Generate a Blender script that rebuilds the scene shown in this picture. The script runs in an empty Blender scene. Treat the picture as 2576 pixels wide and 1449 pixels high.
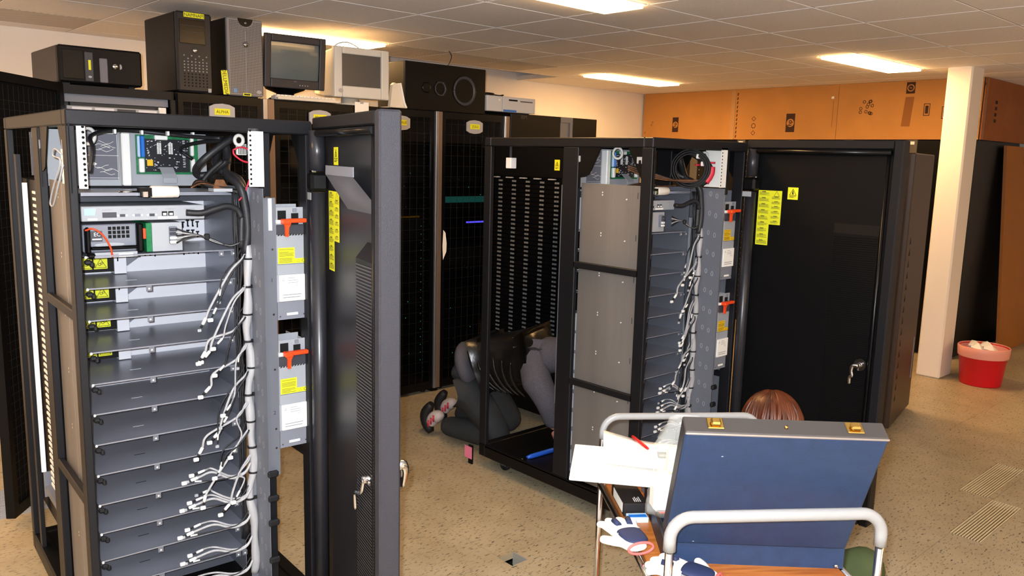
import bpy, math, random
from mathutils import Matrix, Vector
random.seed(7)
scene = bpy.context.scene
COL = scene.collection

# ---------------------------------------------------------------- camera
CAM_H = 1.73
def make_camera():
    yaw, pitch, roll = math.radians(-42.6), math.radians(9.03), math.radians(1.465)
    f = Vector((-math.sin(yaw)*math.cos(pitch), math.cos(yaw)*math.cos(pitch), -math.sin(pitch)))
    r = Vector((math.cos(yaw), math.sin(yaw), 0)); u = r.cross(f)
    rr = math.cos(roll)*r + math.sin(roll)*u
    uu = -math.sin(roll)*r + math.cos(roll)*u
    cd = bpy.data.cameras.new('camera'); cd.sensor_width = 36.0; cd.lens = 2045/2576*36.0
    cd.clip_start = .02; cd.clip_end = 60
    o = bpy.data.objects.new('camera', cd); COL.objects.link(o)
    m = Matrix((( rr.x, uu.x, -f.x, 0), (rr.y, uu.y, -f.y, 0), (rr.z, uu.z, -f.z, CAM_H), (0, 0, 0, 1)))
    o.matrix_world = m
    scene.camera = o
    return rr, uu, f
CR, CU, CF = make_camera()

# ---------------------------------------------------------------- world, lights, exposure
LAMP_STRENGTH = 18.5
LAMP_COLOR = (1.0, .58, .23)
w = bpy.data.worlds.new('world'); scene.world = w; w.use_nodes = True
w.node_tree.nodes['Background'].inputs[0].default_value = (1.0, .62, .3, 1)
w.node_tree.nodes['Background'].inputs[1].default_value = .02
fl = bpy.data.lights.new('camera_flash', 'POINT'); fl.energy = 182; fl.color = (.86, .92, 1.0); fl.shadow_soft_size = .012
flo = bpy.data.objects.new('camera_flash', fl); COL.objects.link(flo)
flo.location = Vector((0, 0, CAM_H)) - CR*.035 + CU*.035 - CF*.01
vs = scene.view_settings
vs.view_transform = 'Standard'; vs.look = 'None'; vs.gamma = 1.0; vs.use_curve_mapping = False; vs.exposure = 1.22
try:
    scene.cycles.use_denoising = True
    scene.cycles.max_bounces = 8
    scene.cycles.sample_clamp_indirect = 6.0
    scene.cycles.caustics_reflective = False; scene.cycles.caustics_refractive = False
except Exception: pass

# ---------------------------------------------------------------- materials
MATS = {}
def lin(c):
    if isinstance(c, str):
        c = c.lstrip('#'); c = [int(c[i:i+2], 16)/255 for i in (0, 2, 4)]
        c = [x/12.92 if x <= .04045 else ((x+.055)/1.055)**2.4 for x in c]
    return (c[0], c[1], c[2], 1.0)
def mat(name, col, rough=.5, metal=0.0, var=0.0, vscale=8.0, bump=0.0, bscale=60.0, coat=0.0, emit=None, estr=0.0,
        trans=0.0, alpha=1.0, spec=.5, ior=1.45, stretch=None, sheen=0.0, col2=None, world=False):
    if name in MATS: return MATS[name]
    m = bpy.data.materials.new(name); m.use_nodes = True
    nt = m.node_tree; b = nt.nodes['Principled BSDF']
    c = lin(col)
    b.inputs['Base Color'].default_value = c
    b.inputs['Roughness'].default_value = rough; b.inputs['Metallic'].default_value = metal
    b.inputs['Specular IOR Level'].default_value = spec; b.inputs['IOR'].default_value = ior
    b.inputs['Coat Weight'].default_value = coat; b.inputs['Coat Roughness'].default_value = .15
    b.inputs['Transmission Weight'].default_value = trans; b.inputs['Alpha'].default_value = alpha
    if sheen: b.inputs['Sheen Weight'].default_value = sheen
    if emit is not None:
        b.inputs['Emission Color'].default_value = lin(emit); b.inputs['Emission Strength'].default_value = estr
    if var or bump:
        if world:
            g = nt.nodes.new('ShaderNodeNewGeometry'); out = g.outputs['Position']
        else:
            g = nt.nodes.new('ShaderNodeTexCoord'); out = g.outputs['Object']
        if stretch:
            mp = nt.nodes.new('ShaderNodeMapping'); mp.inputs['Scale'].default_value = stretch
            nt.links.new(out, mp.inputs['Vector']); out = mp.outputs['Vector']
    if var:
        n = nt.nodes.new('ShaderNodeTexNoise'); n.inputs['Scale'].default_value = vscale; n.inputs['Detail'].default_value = 5
        nt.links.new(out, n.inputs['Vector'])
        r = nt.nodes.new('ShaderNodeValToRGB')
        if col2 is not None: d = lin(col2); l = c
        else:
            d = tuple(x*(1-var) for x in c[:3])+(1,); l = tuple(min(1, x*(1+var)) for x in c[:3])+(1,)
        r.color_ramp.elements[0].position = .3; r.color_ramp.elements[1].position = .7
        r.color_ramp.elements[0].color = d; r.color_ramp.elements[1].color = l
        nt.links.new(n.outputs['Fac'], r.inputs['Fac']); nt.links.new(r.outputs['Color'], b.inputs['Base Color'])
    if bump:
        n2 = nt.nodes.new('ShaderNodeTexNoise'); n2.inputs['Scale'].default_value = bscale; n2.inputs['Detail'].default_value = 3
        nt.links.new(out, n2.inputs['Vector'])
        bp = nt.nodes.new('ShaderNodeBump'); bp.inputs['Strength'].default_value = bump; bp.inputs['Distance'].default_value = .004
        nt.links.new(n2.outputs['Fac'], bp.inputs['Height']); nt.links.new(bp.outputs['Normal'], b.inputs['Normal'])
    MATS[name] = m
    return m

def floor_material():
    m = mat('vinyl_floor', '#c9b48f', rough=.38)
    nt = m.node_tree; b = nt.nodes['Principled BSDF']
    g = nt.nodes.new('ShaderNodeNewGeometry')
    n1 = nt.nodes.new('ShaderNodeTexNoise'); n1.inputs['Scale'].default_value = 5; n1.inputs['Detail'].default_value = 6
    nt.links.new(g.outputs['Position'], n1.inputs['Vector'])
    r1 = nt.nodes.new('ShaderNodeValToRGB')
    r1.color_ramp.elements[0].position = .3; r1.color_ramp.elements[1].position = .72
    r1.color_ramp.elements[0].color = lin('#a09276'); r1.color_ramp.elements[1].color = lin('#b2a589')
    nt.links.new(n1.outputs['Fac'], r1.inputs['Fac'])
    prev = r1.outputs['Color']
    for k, (sc, rot, lo, hi, colr, fac) in enumerate((((38, 120, 1), .5, .605, .67, '#4a453a', .85), ((26, 85, 1), .35, .635, .70, '#2a2722', .9), ((60, 150, 1), .8, .60, .70, '#a8956f', .8))):
        mp = nt.nodes.new('ShaderNodeMapping'); mp.inputs['Scale'].default_value = sc; mp.inputs['Rotation'].default_value = (0, 0, rot)
        nt.links.new(g.outputs['Position'], mp.inputs['Vector'])
        n = nt.nodes.new('ShaderNodeTexNoise'); n.inputs['Scale'].default_value = 1; n.inputs['Detail'].default_value = 2
        nt.links.new(mp.outputs['Vector'], n.inputs['Vector'])
        mr = nt.nodes.new('ShaderNodeMapRange'); mr.inputs['From Min'].default_value = lo; mr.inputs['From Max'].default_value = hi; mr.inputs['To Max'].default_value = fac
        nt.links.new(n.outputs['Fac'], mr.inputs['Value'])
        mx = nt.nodes.new('ShaderNodeMix'); mx.data_type = 'RGBA'
        nt.links.new(mr.outputs['Result'], mx.inputs['Factor']); nt.links.new(prev, mx.inputs['A']); mx.inputs['B'].default_value = lin(colr)
        prev = mx.outputs['Result']
    nt.links.new(prev, b.inputs['Base Color'])
    return m

def wood_material():
    m = mat('orange_wood', '#b06a2c', rough=.35)
    nt = m.node_tree; b = nt.nodes['Principled BSDF']
    t = nt.nodes.new('ShaderNodeTexCoord'); mp = nt.nodes.new('ShaderNodeMapping'); mp.inputs['Scale'].default_value = (3, 40, 3)
    nt.links.new(t.outputs['Object'], mp.inputs['Vector'])
    n = nt.nodes.new('ShaderNodeTexNoise'); n.inputs['Scale'].default_value = 1.6; n.inputs['Detail'].default_value = 6
    nt.links.new(mp.outputs['Vector'], n.inputs['Vector'])
    r = nt.nodes.new('ShaderNodeValToRGB'); r.color_ramp.elements[0].position = .35; r.color_ramp.elements[1].position = .7
    r.color_ramp.elements[0].color = lin('#96521c'); r.color_ramp.elements[1].color = lin('#c47a38')
    nt.links.new(n.outputs['Fac'], r.inputs['Fac']); nt.links.new(r.outputs['Color'], b.inputs['Base Color'])
    return m

def slit_material(name, base, dark, scale, axis='X', lo=.55, rough=.6, world=True):
    """base colour crossed by fine dark slits (perforated tile, fine vent)"""
    m = mat(name, base, rough=rough)
    nt = m.node_tree; b = nt.nodes['Principled BSDF']
    if world:
        g = nt.nodes.new('ShaderNodeNewGeometry'); out = g.outputs['Position']
    else:
        g = nt.nodes.new('ShaderNodeTexCoord'); out = g.outputs['Object']
    wv = nt.nodes.new('ShaderNodeTexWave'); wv.bands_direction = axis; wv.inputs['Scale'].default_value = scale; wv.inputs['Distortion'].default_value = 0
    nt.links.new(out, wv.inputs['Vector'])
    r = nt.nodes.new('ShaderNodeValToRGB'); r.color_ramp.elements[0].position = lo-.06; r.color_ramp.elements[1].position = lo+.06
    r.color_ramp.elements[0].color = lin(dark); r.color_ramp.elements[1].color = lin(base)
    nt.links.new(wv.outputs['Fac'], r.inputs['Fac']); nt.links.new(r.outputs['Color'], b.inputs['Base Color'])
    return m

M_FLOOR = floor_material()
M_WOOD = wood_material()
M_CEIL = mat('ceiling_tile_white', '#f6f2f0', rough=.9, var=.05, vscale=90, world=True)
M_PERF = slit_material('ceiling_perforated', '#dedad7', '#aea8a4', 16.0, 'DIAGONAL', .35, .9)
M_GRID = mat('ceiling_grid_metal', '#d8d0c8', rough=.5)
M_GRIDD = mat('ceiling_grid_reveal', '#9c8d80', rough=.6)
M_WALL = mat('wall_paint', '#e8e2dc', rough=.85, var=.02, vscale=3, world=True)
M_COLUMN = mat('column_paint', '#efe6da', rough=.6)
M_BLACK = mat('black_powder_coat', '#0b0b0c', rough=.4, spec=.22, bump=.12, bscale=700)
M_BLACK2 = mat('black_frame_paint', '#18181b', rough=.42, spec=.25, bump=.15, bscale=600)
M_BLACKG = mat('black_gloss', '#0a0a0c', rough=.25, spec=.3)
M_DOORSKIN = mat('hammered_paint_flash_lit', '#2e2e35', rough=.5, var=.35, vscale=420, bump=.3, bscale=420)
M_DOORPAN = mat('door_panel_flash_lit', '#1f1f23', rough=.36, bump=.06, bscale=500)
M_STEEL = mat('galvanised_steel', '#767982', rough=.4, metal=.3, var=.08, vscale=3, stretch=(2, 2, .6))
M_STEELB = mat('brushed_steel_side', '#7d7873', rough=.5, metal=.35, var=.14, vscale=2.2, stretch=(1, 3, .25))
M_SHELF = mat('shelf_steel', '#9397a4', rough=.3, metal=.4, var=.06, vscale=4)
M_WHITEM = mat('white_metal', '#dcdce2', rough=.45)
M_LGREY = mat('light_grey_plastic', '#a0a3a8', rough=.45)
M_MGREY = mat('mid_grey_plastic', '#7b7e88', rough=.5)
M_DGREY = mat('dark_grey_plastic', '#3c3d44', rough=.45)
M_WHITE = mat('white_plastic', '#ecebe6', rough=.4)
M_PAPER = mat('white_paper', '#f1efe8', rough=.8)
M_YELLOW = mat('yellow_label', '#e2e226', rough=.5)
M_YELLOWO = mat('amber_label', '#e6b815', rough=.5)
M_INK = mat('black_ink', '#1c1c14', rough=.7)
M_INKG = mat('grey_ink', '#6a6a30', rough=.7)
M_INKP = mat('grey_print', '#8c8c90', rough=.7)
M_ORANGE = mat('orange_plastic', '#e8481c', rough=.4)
M_GREEN = mat('circuit_green', '#0f6e40', rough=.4, var=.3, vscale=60)
M_BLUE = mat('blue_plastic', '#1f6fc8', rough=.4)
M_RUBBER = mat('black_rubber', '#101012', rough=.6)
M_BRAID = mat('black_braid', '#1d1d20', rough=.5, var=.6, vscale=260)
M_CABLEW = mat('white_cable', '#a2a2a4', rough=.5, var=.12, vscale=80, stretch=(1, 1, .1))
M_COPPER = mat('brown_cable', '#6b4428', rough=.45, var=.4, vscale=60)
M_RED = mat('red_tie', '#c2263c', rough=.45)
M_CHROME = mat('chrome', '#c9c9cc', rough=.14, metal=1.0)
M_SILVER = mat('silver_strip', '#a9a9ad', rough=.3, metal=.8)
M_BRASS = mat('brass', '#d0ac5e', rough=.25, metal=1.0)
M_PSU = mat('supply_grey', '#9a9ea4', rough=.45)
M_DARK = mat('void_black', '#050505', rough=.9)

# ---------------------------------------------------------------- mesh building
class MB:
    DEF = None          # frame that everything built while it is set is drawn in
    def __init__(s): s.v = []; s.f = []; s.sm = []; s.T = None; s.G = MB.DEF
    def _add(s, vs, fs, smooth=False):
        o = len(s.v)
        for p in vs:
            p = Vector(p)
            if s.T is not None: p = s.T @ p
            if s.G is not None: p = s.G @ p
            s.v.append(p)
        for f in fs: s.f.append([i+o for i in f]); s.sm.append(smooth)
        return s
    def box(s, x0, x1, y0, y1, z0, z1):
        if x0 > x1: x0, x1 = x1, x0
        if y0 > y1: y0, y1 = y1, y0
        if z0 > z1: z0, z1 = z1, z0
        vs = [(x0,y0,z0),(x1,y0,z0),(x1,y1,z0),(x0,y1,z0),(x0,y0,z1),(x1,y0,z1),(x1,y1,z1),(x0,y1,z1)]
        return s._add(vs, [(0,3,2,1),(4,5,6,7),(0,1,5,4),(1,2,6,5),(2,3,7,6),(3,0,4,7)])
    def cbox(s, x0, x1, y0, y1, z0, z1, c=.004):
        """box with chamfered edges"""
        if x0 > x1: x0, x1 = x1, x0
        if y0 > y1: y0, y1 = y1, y0
        if z0 > z1: z0, z1 = z1, z0
        c = min(c, (x1-x0)/2.01, (y1-y0)/2.01, (z1-z0)/2.01)
        X = (x0, x1); Y = (y0, y1); Z = (z0, z1); vs = []; idx = {}
        for i in (0, 1):
            for j in (0, 1):
                for k in (0, 1):
                    sx, sy, sz = (c if i == 0 else -c), (c if j == 0 else -c), (c if k == 0 else -c)
                    idx[i,j,k,0] = len(vs); vs.append((X[i], Y[j]+sy, Z[k]+sz))
                    idx[i,j,k,1] = len(vs); vs.append((X[i]+sx, Y[j], Z[k]+sz))
                    idx[i,j,k,2] = len(vs); vs.append((X[i]+sx, Y[j]+sy, Z[k]))
        fs = []
        for i in (0, 1):
            q = [idx[i,0,0,0], idx[i,1,0,0], idx[i,1,1,0], idx[i,0,1,0]]; fs.append(q if i == 1 else q[::-1])
            q = [idx[0,i,0,1], idx[0,i,1,1], idx[1,i,1,1], idx[1,i,0,1]]; fs.append(q if i == 1 else q[::-1])
            q = [idx[0,0,i,2], idx[1,0,i,2], idx[1,1,i,2], idx[0,1,i,2]]; fs.append(q if i == 1 else q[::-1])
        for i in (0, 1):
            for j in (0, 1):
                fs.append([idx[i,j,0,0], idx[i,j,1,0], idx[i,j,1,1], idx[i,j,0,1]])
                fs.append([idx[i,0,j,0], idx[i,1,j,0], idx[i,1,j,2], idx[i,0,j,2]])
                fs.append([idx[0,i,j,1], idx[1,i,j,1], idx[1,i,j,2], idx[0,i,j,2]])
        for i in (0, 1):
            for j in (0, 1):
                for k in (0, 1): fs.append([idx[i,j,k,0], idx[i,j,k,1], idx[i,j,k,2]])
        return s._add(vs, fs)
    def quad(s, a, b, c, d): return s._add([a, b, c, d], [(0, 1, 2, 3)])
    def prism(s, pts, axis, a, b):
        """polygon pts (2-D) extruded along axis from a to b; remaining axes in cyclic xyz order"""
        def P(p, t):
            if axis == 'x': return (t, p[0], p[1])
            if axis == 'y': return (p[0], t, p[1])
            return (p[0], p[1], t)
        n = len(pts)
        vs = [P(p, a) for p in pts]+[P(p, b) for p in pts]
        fs = [list(range(n))[::-1], list(range(n, 2*n))]+[(i, (i+1) % n, n+(i+1) % n, n+i) for i in range(n)]
        return s._add(vs, fs)
    def tube(s, pts, r, n=8, cap=True, smooth=True):
        pts = [Vector(p) for p in pts]
        rs = r if isinstance(r, (list, tuple)) else [r]*len(pts)
        T = []
        for i in range(len(pts)):
            a = pts[max(0, i-1)]; b = pts[min(len(pts)-1, i+1)]
            d = (b-a); T.append(d.normalized() if d.length > 1e-9 else Vector((0, 0, 1)))
        up = Vector((0, 0, 1)) if abs(T[0].z) < .9 else Vector((1, 0, 0))
        nrm = (up - T[0]*up.dot(T[0])).normalized()
        vs = []
        for i, p in enumerate(pts):
            nrm = (nrm - T[i]*nrm.dot(T[i]))
            nrm = nrm.normalized() if nrm.length > 1e-6 else T[i].orthogonal().normalized()
            bn = T[i].cross(nrm)
            for k in range(n):
                a = 2*math.pi*k/n
                vs.append(p + (nrm*math.cos(a)+bn*math.sin(a))*rs[i])
        fs = []
        for i in range(len(pts)-1):
            for k in range(n):
                k2 = (k+1) % n
                fs.append((i*n+k, i*n+k2, (i+1)*n+k2, (i+1)*n+k))
        s._add(vs, fs, smooth)
        if cap:
            o = len(s.v)-len(vs)
            s.f.append([o+k for k in range(n)][::-1]); s.sm.append(False)
            s.f.append([o+(len(pts)-1)*n+k for k in range(n)]); s.sm.append(False)
        return s
    def cyl(s, a, b, r, n=16): return s.tube([a, b], r, n)
    def lathe(s, prof, n=24, axis='z', center=(0, 0, 0), smooth=True):
        """prof: (radius, height) list"""
        c = Vector(center); vs = []
        for (r, h) in prof:
            for k in range(n):
                a = 2*math.pi*k/n; x, y = r*math.cos(a), r*math.sin(a)
                if axis == 'z': vs.append(c+Vector((x, y, h)))
                elif axis == 'y': vs.append(c+Vector((x, -h, y)))
                else: vs.append(c+Vector((-h, -x, y)))
        fs = []
        for i in range(len(prof)-1):
            for k in range(n):
                k2 = (k+1) % n; fs.append((i*n+k, i*n+k2, (i+1)*n+k2, (i+1)*n+k))
        return s._add(vs, fs, smooth)
    def disc(s, c, r, n=12, ry=None):
        ry = r if ry is None else ry
        return s._add([(c[0]+r*math.cos(2*math.pi*k/n), c[1]+ry*math.sin(2*math.pi*k/n), c[2]) for k in range(n)], [list(range(n))])
    def ring(s, c, r0, r1, n=20):
        vs = []
        for k in range(n):
            a = 2*math.pi*k/n; vs += [(c[0]+r0*math.cos(a), c[1]+r0*math.sin(a), c[2]), (c[0]+r1*math.cos(a), c[1]+r1*math.sin(a), c[2])]
        return s._add(vs, [(2*k, 2*k+1, 2*((k+1) % n)+1, 2*((k+1) % n)) for k in range(n)])
    def text(s, body, size, c=(0, 0, 0), rot=0.0, stretch=1.0, bold=0.0):
        vs, fs = text_mesh(body, bold)
        xs = [p[0] for p in vs]; ys = [p[1] for p in vs]
        mx, my = (min(xs)+max(xs))/2, (min(ys)+max(ys))/2; h = max(ys)-min(ys)
        k = size/h; ca, sa = math.cos(rot), math.sin(rot)
        out = []
        for p in vs:
            x, y = (p[0]-mx)*k*stretch, (p[1]-my)*k
            out.append((c[0]+x*ca-y*sa, c[1]+x*sa+y*ca, c[2]))
        return s._add(out, fs)
    def mesh(s, name):
        me = bpy.data.meshes.new(name); me.from_pydata([tuple(p) for p in s.v], [], s.f); me.update()
        me.polygons.foreach_set('use_smooth', s.sm)
        return me
    def obj(s, name, m, parent=None, **props):
        me = s.mesh(name); me.materials.append(m)
        return link(name, me, parent, **props)
_TXT = {}
def text_mesh(body, bold=0.0):
    key = (body, bold)
    if key not in _TXT:
        cu = bpy.data.curves.new('lettering', 'FONT'); cu.body = body; cu.size = 1.0; cu.resolution_u = 3; cu.offset = bold
        o = bpy.data.objects.new('lettering', cu); COL.objects.link(o)
        dg = bpy.context.evaluated_depsgraph_get(); dg.update()
        me = bpy.data.meshes.new_from_object(o.evaluated_get(dg))
        _TXT[key] = ([tuple(v.co) for v in me.vertices], [list(p.vertices) for p in me.polygons])
        bpy.data.objects.remove(o); bpy.data.curves.remove(cu); bpy.data.meshes.remove(me)
    return _TXT[key]
def link(name, me, parent=None, loc=None, rotz=None, label=None, cat=None, group=None, kind=None, matrix=None):
    o = bpy.data.objects.new(name, me); COL.objects.link(o)
    if parent is not None: o.parent = parent
    if loc is not None: o.location = loc
    if rotz is not None: o.rotation_euler = (0, 0, rotz)
    if matrix is not None: o.matrix_basis = matrix
    tag(o, label, cat, group, kind)
    return o
def tag(o, label=None, cat=None, group=None, kind=None):
    if label: o['label'] = label
    if cat: o['category'] = cat
    if group: o['group'] = group
    if kind: o['kind'] = kind
    return o
def thing(name, label, cat, loc=(0, 0, 0), rotz=0.0, group=None):
    return link(name, None, loc=loc, rotz=rotz, label=label, cat=cat, group=group)
def FM(o, right, up):
    """matrix of a flat face: local x = right, y = up, z = out of the face"""
    r = Vector(right).normalized(); u = Vector(up).normalized(); n = r.cross(u); o = Vector(o)
    return Matrix(((r.x, u.x, n.x, o.x), (r.y, u.y, n.y, o.y), (r.z, u.z, n.z, o.z), (0, 0, 0, 1)))
def front(x, y, z): return FM((x, y, z), (1, 0, 0), (0, 0, 1))       # a face that looks towards -y
def left(x, y, z): return FM((x, y, z), (0, -1, 0), (0, 0, 1))       # a face that looks towards -x
def bezier(pts, n=8):
    """Catmull-Rom through pts"""
    P = [Vector(p) for p in pts]; P = [P[0]*2-P[1]]+P+[P[-1]*2-P[-2]]; out = []
    for i in range(1, len(P)-2):
        for k in range(n):
            t = k/n; a, b, c, d = P[i-1], P[i], P[i+1], P[i+2]
            out.append(.5*((2*b)+(c-a)*t+(2*a-5*b+4*c-d)*t*t+(3*b-a-3*c+d)*t**3))
    out.append(P[-2]); return out
def smooth_bevel(o, w=.004, seg=2):
    m = o.modifiers.new('bevel', 'BEVEL'); m.width = w; m.segments = seg; m.limit_method = 'ANGLE'; return o
def printed_lines(m, x0, x1, y0, y1, n, c=.0004, fill=.5, seed=1, gaps=()):
    """rows of print as thin strips"""
    rnd = random.Random(seed); h = (y1-y0)/n
    for i in range(n):
        if i in gaps: continue
        y = y1-(i+.5)*h; xe = x1-(x1-x0)*rnd.choice((0, 0, .05, .1, .35))
        m.quad((x0, y-h*fill/2, c), (xe, y-h*fill/2, c), (xe, y+h*fill/2, c), (x0, y+h*fill/2, c))
def triangle_sign(m, c, s, w=.1, z=.0004):
    """hollow warning triangle"""
    P = [(c[0]-s/2, c[1]-s*.43), (c[0]+s/2, c[1]-s*.43), (c[0], c[1]+s*.43)]
    g = (c[0], c[1]-s*.14); Q = [(g[0]+(p[0]-g[0])*(1-2.2*w), g[1]+(p[1]-g[1])*(1-2.2*w)) for p in P]
    for i in range(3):
        j = (i+1) % 3
        m.quad((*P[i], z), (*P[j], z), (*Q[j], z), (*Q[i], z))

# ================================================================ the room
ZC = 2.541
def build_floor():
    b = MB(); b.box(-3.2, 10.3, -3.2, 7.2, -.50, -.42)
    b.box(-3.2, -1.355, -3.2, 7.2, -.03, 0).box(-1.355, 10.3, -3.2, -1.126, -.03, 0)
    fl = b.obj('floor', mat('subfloor', '#221f1b', rough=.9), kind='structure')
    holes = [(2.235, 2.325, 2.38, 2.475), (4.70, 5.32, 1.30, 1.445), (4.085, 4.69, 1.135, 1.278), (.45, 1.05, 4.24, 4.62)]
    x0, y0 = 2.245-.6*6, 1.274-.6*4
    std = None
    for i in range(19):
        for j in range(13):
            xa, xb, ya, yb = x0+.6*i, x0+.6*(i+1), y0+.6*j, y0+.6*(j+1)
            g = .0008
            R = [(xa+g, xb-g, ya+g, yb-g)]
            cut = False
            for (hx0, hx1, hy0, hy1) in holes:
                N = []
                for (a, b_, c, d) in R:
                    if hx1 <= a or hx0 >= b_ or hy1 <= c or hy0 >= d: N.append((a, b_, c, d)); continue
                    cut = True
                    if hx0 > a: N.append((a, hx0, c, d))
                    if hx1 < b_: N.append((hx1, b_, c, d))
                    aa, bb = max(a, hx0), min(b_, hx1)
                    if hy0 > c: N.append((aa, bb, c, hy0))
                    if hy1 < d: N.append((aa, bb, hy1, d))
                R = N
            cx, cy = (xa+xb)/2, (ya+yb)/2
            if not cut:
                if std is None:
                    m = MB(); m.box(-.3+g, .3-g, -.3+g, .3-g, -.03, 0); std = m.mesh('floor_tile'); std.materials.append(M_FLOOR)
                link('floor_tile', std, fl, loc=(cx, cy, 0))
            else:
                m = MB()
                for (a, b_, c, d) in R: m.box(a-cx, b_-cx, c-cy, d-cy, -.03, 0)
                link('floor_tile', m.mesh('floor_tile_cut'), fl, loc=(cx, cy, 0)).data.materials.append(M_FLOOR)
    # metal lining of the square cable hole
    m = MB(); x0, x1, y0, y1 = 2.235, 2.325, 2.38, 2.475
    m.box(x1-.003, x1, y0, y1, -.06, .001).box(x0, x1-.003, y0, y0+.003, -.06, .001)
    m.obj('hole_lining', mat('hole_edge', '#9a9488', rough=.5), fl)
    # shade under the grilles is a black sheet built with each grille
    return fl
FLOOR = build_floor()
M_GRILLE = mat('grille_bar', '#d8cba8', rough=.4)
def floor_grille(x0, x1, y0, y1, n, label, along='x', m=None):
    t = thing('floor_grille', label, 'floor grille', (x0, y0, 0), group='floor grilles')
    w, d = x1-x0, y1-y0
    MB().box(.002, w-.002, .002, d-.002, -.16, -.157).obj('tray', M_DARK, t)  # black sheet put in so the gaps between the bars read as shade
    bar = None
    for k in range(n):
        if along == 'x':
            s = d/n
            if bar is None: bar = MB().box(.003, w-.003, -s*.2, s*.2, -.006, .001).mesh('bar'); bar.materials.append(m or M_GRILLE)
            link('bar', bar, t, loc=(0, (k+.5)*s, 0))
        else:
            s = w/n
            if bar is None: bar = MB().box(-s*.32, s*.32, .003, d-.003, -.02, .001).mesh('bar'); bar.materials.append(m or M_GRILLE)
            link('bar', bar, t, loc=((k+.5)*s, 0, 0))
    return t
floor_grille(4.70, 5.32, 1.30, 1.445, 11, 'slatted floor vent strip nearer the red waste bin')
floor_grille(4.085, 4.69, 1.135, 1.278, 11, 'slatted floor vent strip nearest the bottom right corner')
floor_grille(.45, 1.05, 4.24, 4.62, 20, 'pale slatted floor vent under the mesh cabinet door at far left', m=M_LGREY)

def build_ceiling():
    c = MB().box(-3.2, 10.3, -3.2, 7.2, 2.85, 2.95).obj('ceiling', mat('slab', '#a09a94', rough=.9), kind='structure')
    gx0, gy0 = 2.886-.6*9, 3.399-.6*10
    nx, ny = 21, 17
    lamps = {(i, j) for i in (2.886-.6-3.6, 2.886-.6, 2.886-.6+3.6) for j in (2.799-4.8, 2.799, 2.799+2.4)}
    half = set()
    for (lx, ly) in lamps:
        for q in (0, 1): half.add((round((lx+q*.6-gx0)/.6), round((ly-gy0)/.6)))
    def tile_mesh(w, d, m, name):
        b = MB(); b.cbox(-w/2+.004, w/2-.004, -d/2+.004, d/2-.004, 0, .016, .003); me = b.mesh(name); me.materials.append(m); return me
    full = tile_mesh(.6, .6, M_CEIL, 'ceiling_tile'); perf = tile_mesh(.6, .6, M_PERF, 'ceiling_tile_slotted'); hlf = tile_mesh(.6, .3, M_CEIL, 'ceiling_tile_half')
    grid = MB(); cells = []
    for i in range(nx):
        for j in range(ny):
            xa, ya = gx0+.6*i, gy0+.6*j
            cx, cy = xa+.3, ya+.3
            if cy > 6.4 and cx > 3.2: continue
            if 5.8 < cy < 6.4 and 3.3 < cx < 5.7: continue          # tiles taken out by the wall
            vis = cx > -1.0 and cy > -.3
            if (i, j) in half:
                cells.append((hlf, cx, ya+.45, vis))
                continue
            if 5.2 < cy < 5.8 and 3.5 < cx < 5.3: me = perf
            elif 5.8 < cy < 6.4 and cx < 3.0 and not (1.5 < cx < 2.1): me = perf
            else: me = full
            cells.append((me, cx, cy, vis))
    far = MB()
    for me, cx, cy, vis in cells:
        if vis: link('ceiling_tile', me, c, loc=(cx, cy, ZC))
        else: far.box(cx-.296, cx+.296, cy-(.146 if me is hlf else .296), cy+(.146 if me is hlf else .296), ZC, ZC+.016)
    far.obj('ceiling_tiles_behind_the_viewer', M_CEIL, c, kind='stuff')
    for i in range(nx+1):
        x = gx0+.6*i; ye = 7.0 if x < 3.2 else (5.806 if 3.4 < x < 5.8 else 6.4)
        grid.box(x-.0045, x+.0045, gy0, ye, ZC+.003, ZC+.03)
    for j in range(ny+1):
        y = gy0+.6*j
        if y > 6.5: grid.box(gx0, 3.2, y-.0045, y+.0045, ZC+.003, ZC+.03)
        elif y > 5.9: grid.box(gx0, 3.486, y-.0045, y+.0045, ZC+.003, ZC+.03).box(5.886, gx0+.6*nx, y-.0045, y+.0045, ZC+.003, ZC+.03)
        else: grid.box(gx0, gx0+.6*nx, y-.0045, y+.0045, ZC+.003, ZC+.03)
    grid.obj('ceiling_grid', M_GRIDD, c)
    MB().box(3.486, 5.886, 5.79, 5.806, ZC-.002, ZC+.04).box(3.478, 3.494, 5.8, 6.4, ZC-.002, ZC+.04).box(5.878, 5.894, 5.8, 6.4, ZC-.002, ZC+.04).obj('edge_trim', M_GRID, c)
    return c, lamps
CEIL, LAMPS = build_ceiling()
M_DIFF = mat('lamp_diffuser', '#fff4e0', rough=.5, emit=LAMP_COLOR, estr=LAMP_STRENGTH)
def ceiling_light(x, y, label):
    t = thing('ceiling_light', label, 'ceiling light', (x, y, ZC), group='recessed ceiling lights')
    f = MB(); f.box(.004, 1.196, .004, .014, -.002, .05).box(.004, 1.196, .286, .296, -.002, .05).box(.004, .014, .014, .286, -.002, .05).box(1.186, 1.196, .014, .286, -.002, .05).box(.004, 1.196, .004, .296, .05, .054)
    f.obj('frame', M_GRID, t)
    MB().cbox(.016, 1.184, .016, .284, -.020, .010, .004).obj('diffuser', M_DIFF, t)
    return t
LL = {(1, 1): 'warm ceiling light cut off by the top edge of the picture', (1, 2): 'glowing ceiling light half hidden behind the monitors on the back racks',
      (2, 1): 'glowing ceiling light nearest the white column', (2, 2): 'long ceiling light nearest the corner of the white wall and cardboard'}
xs = sorted({a for a, b in LAMPS}); ys = sorted({b for a, b in LAMPS})
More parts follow.
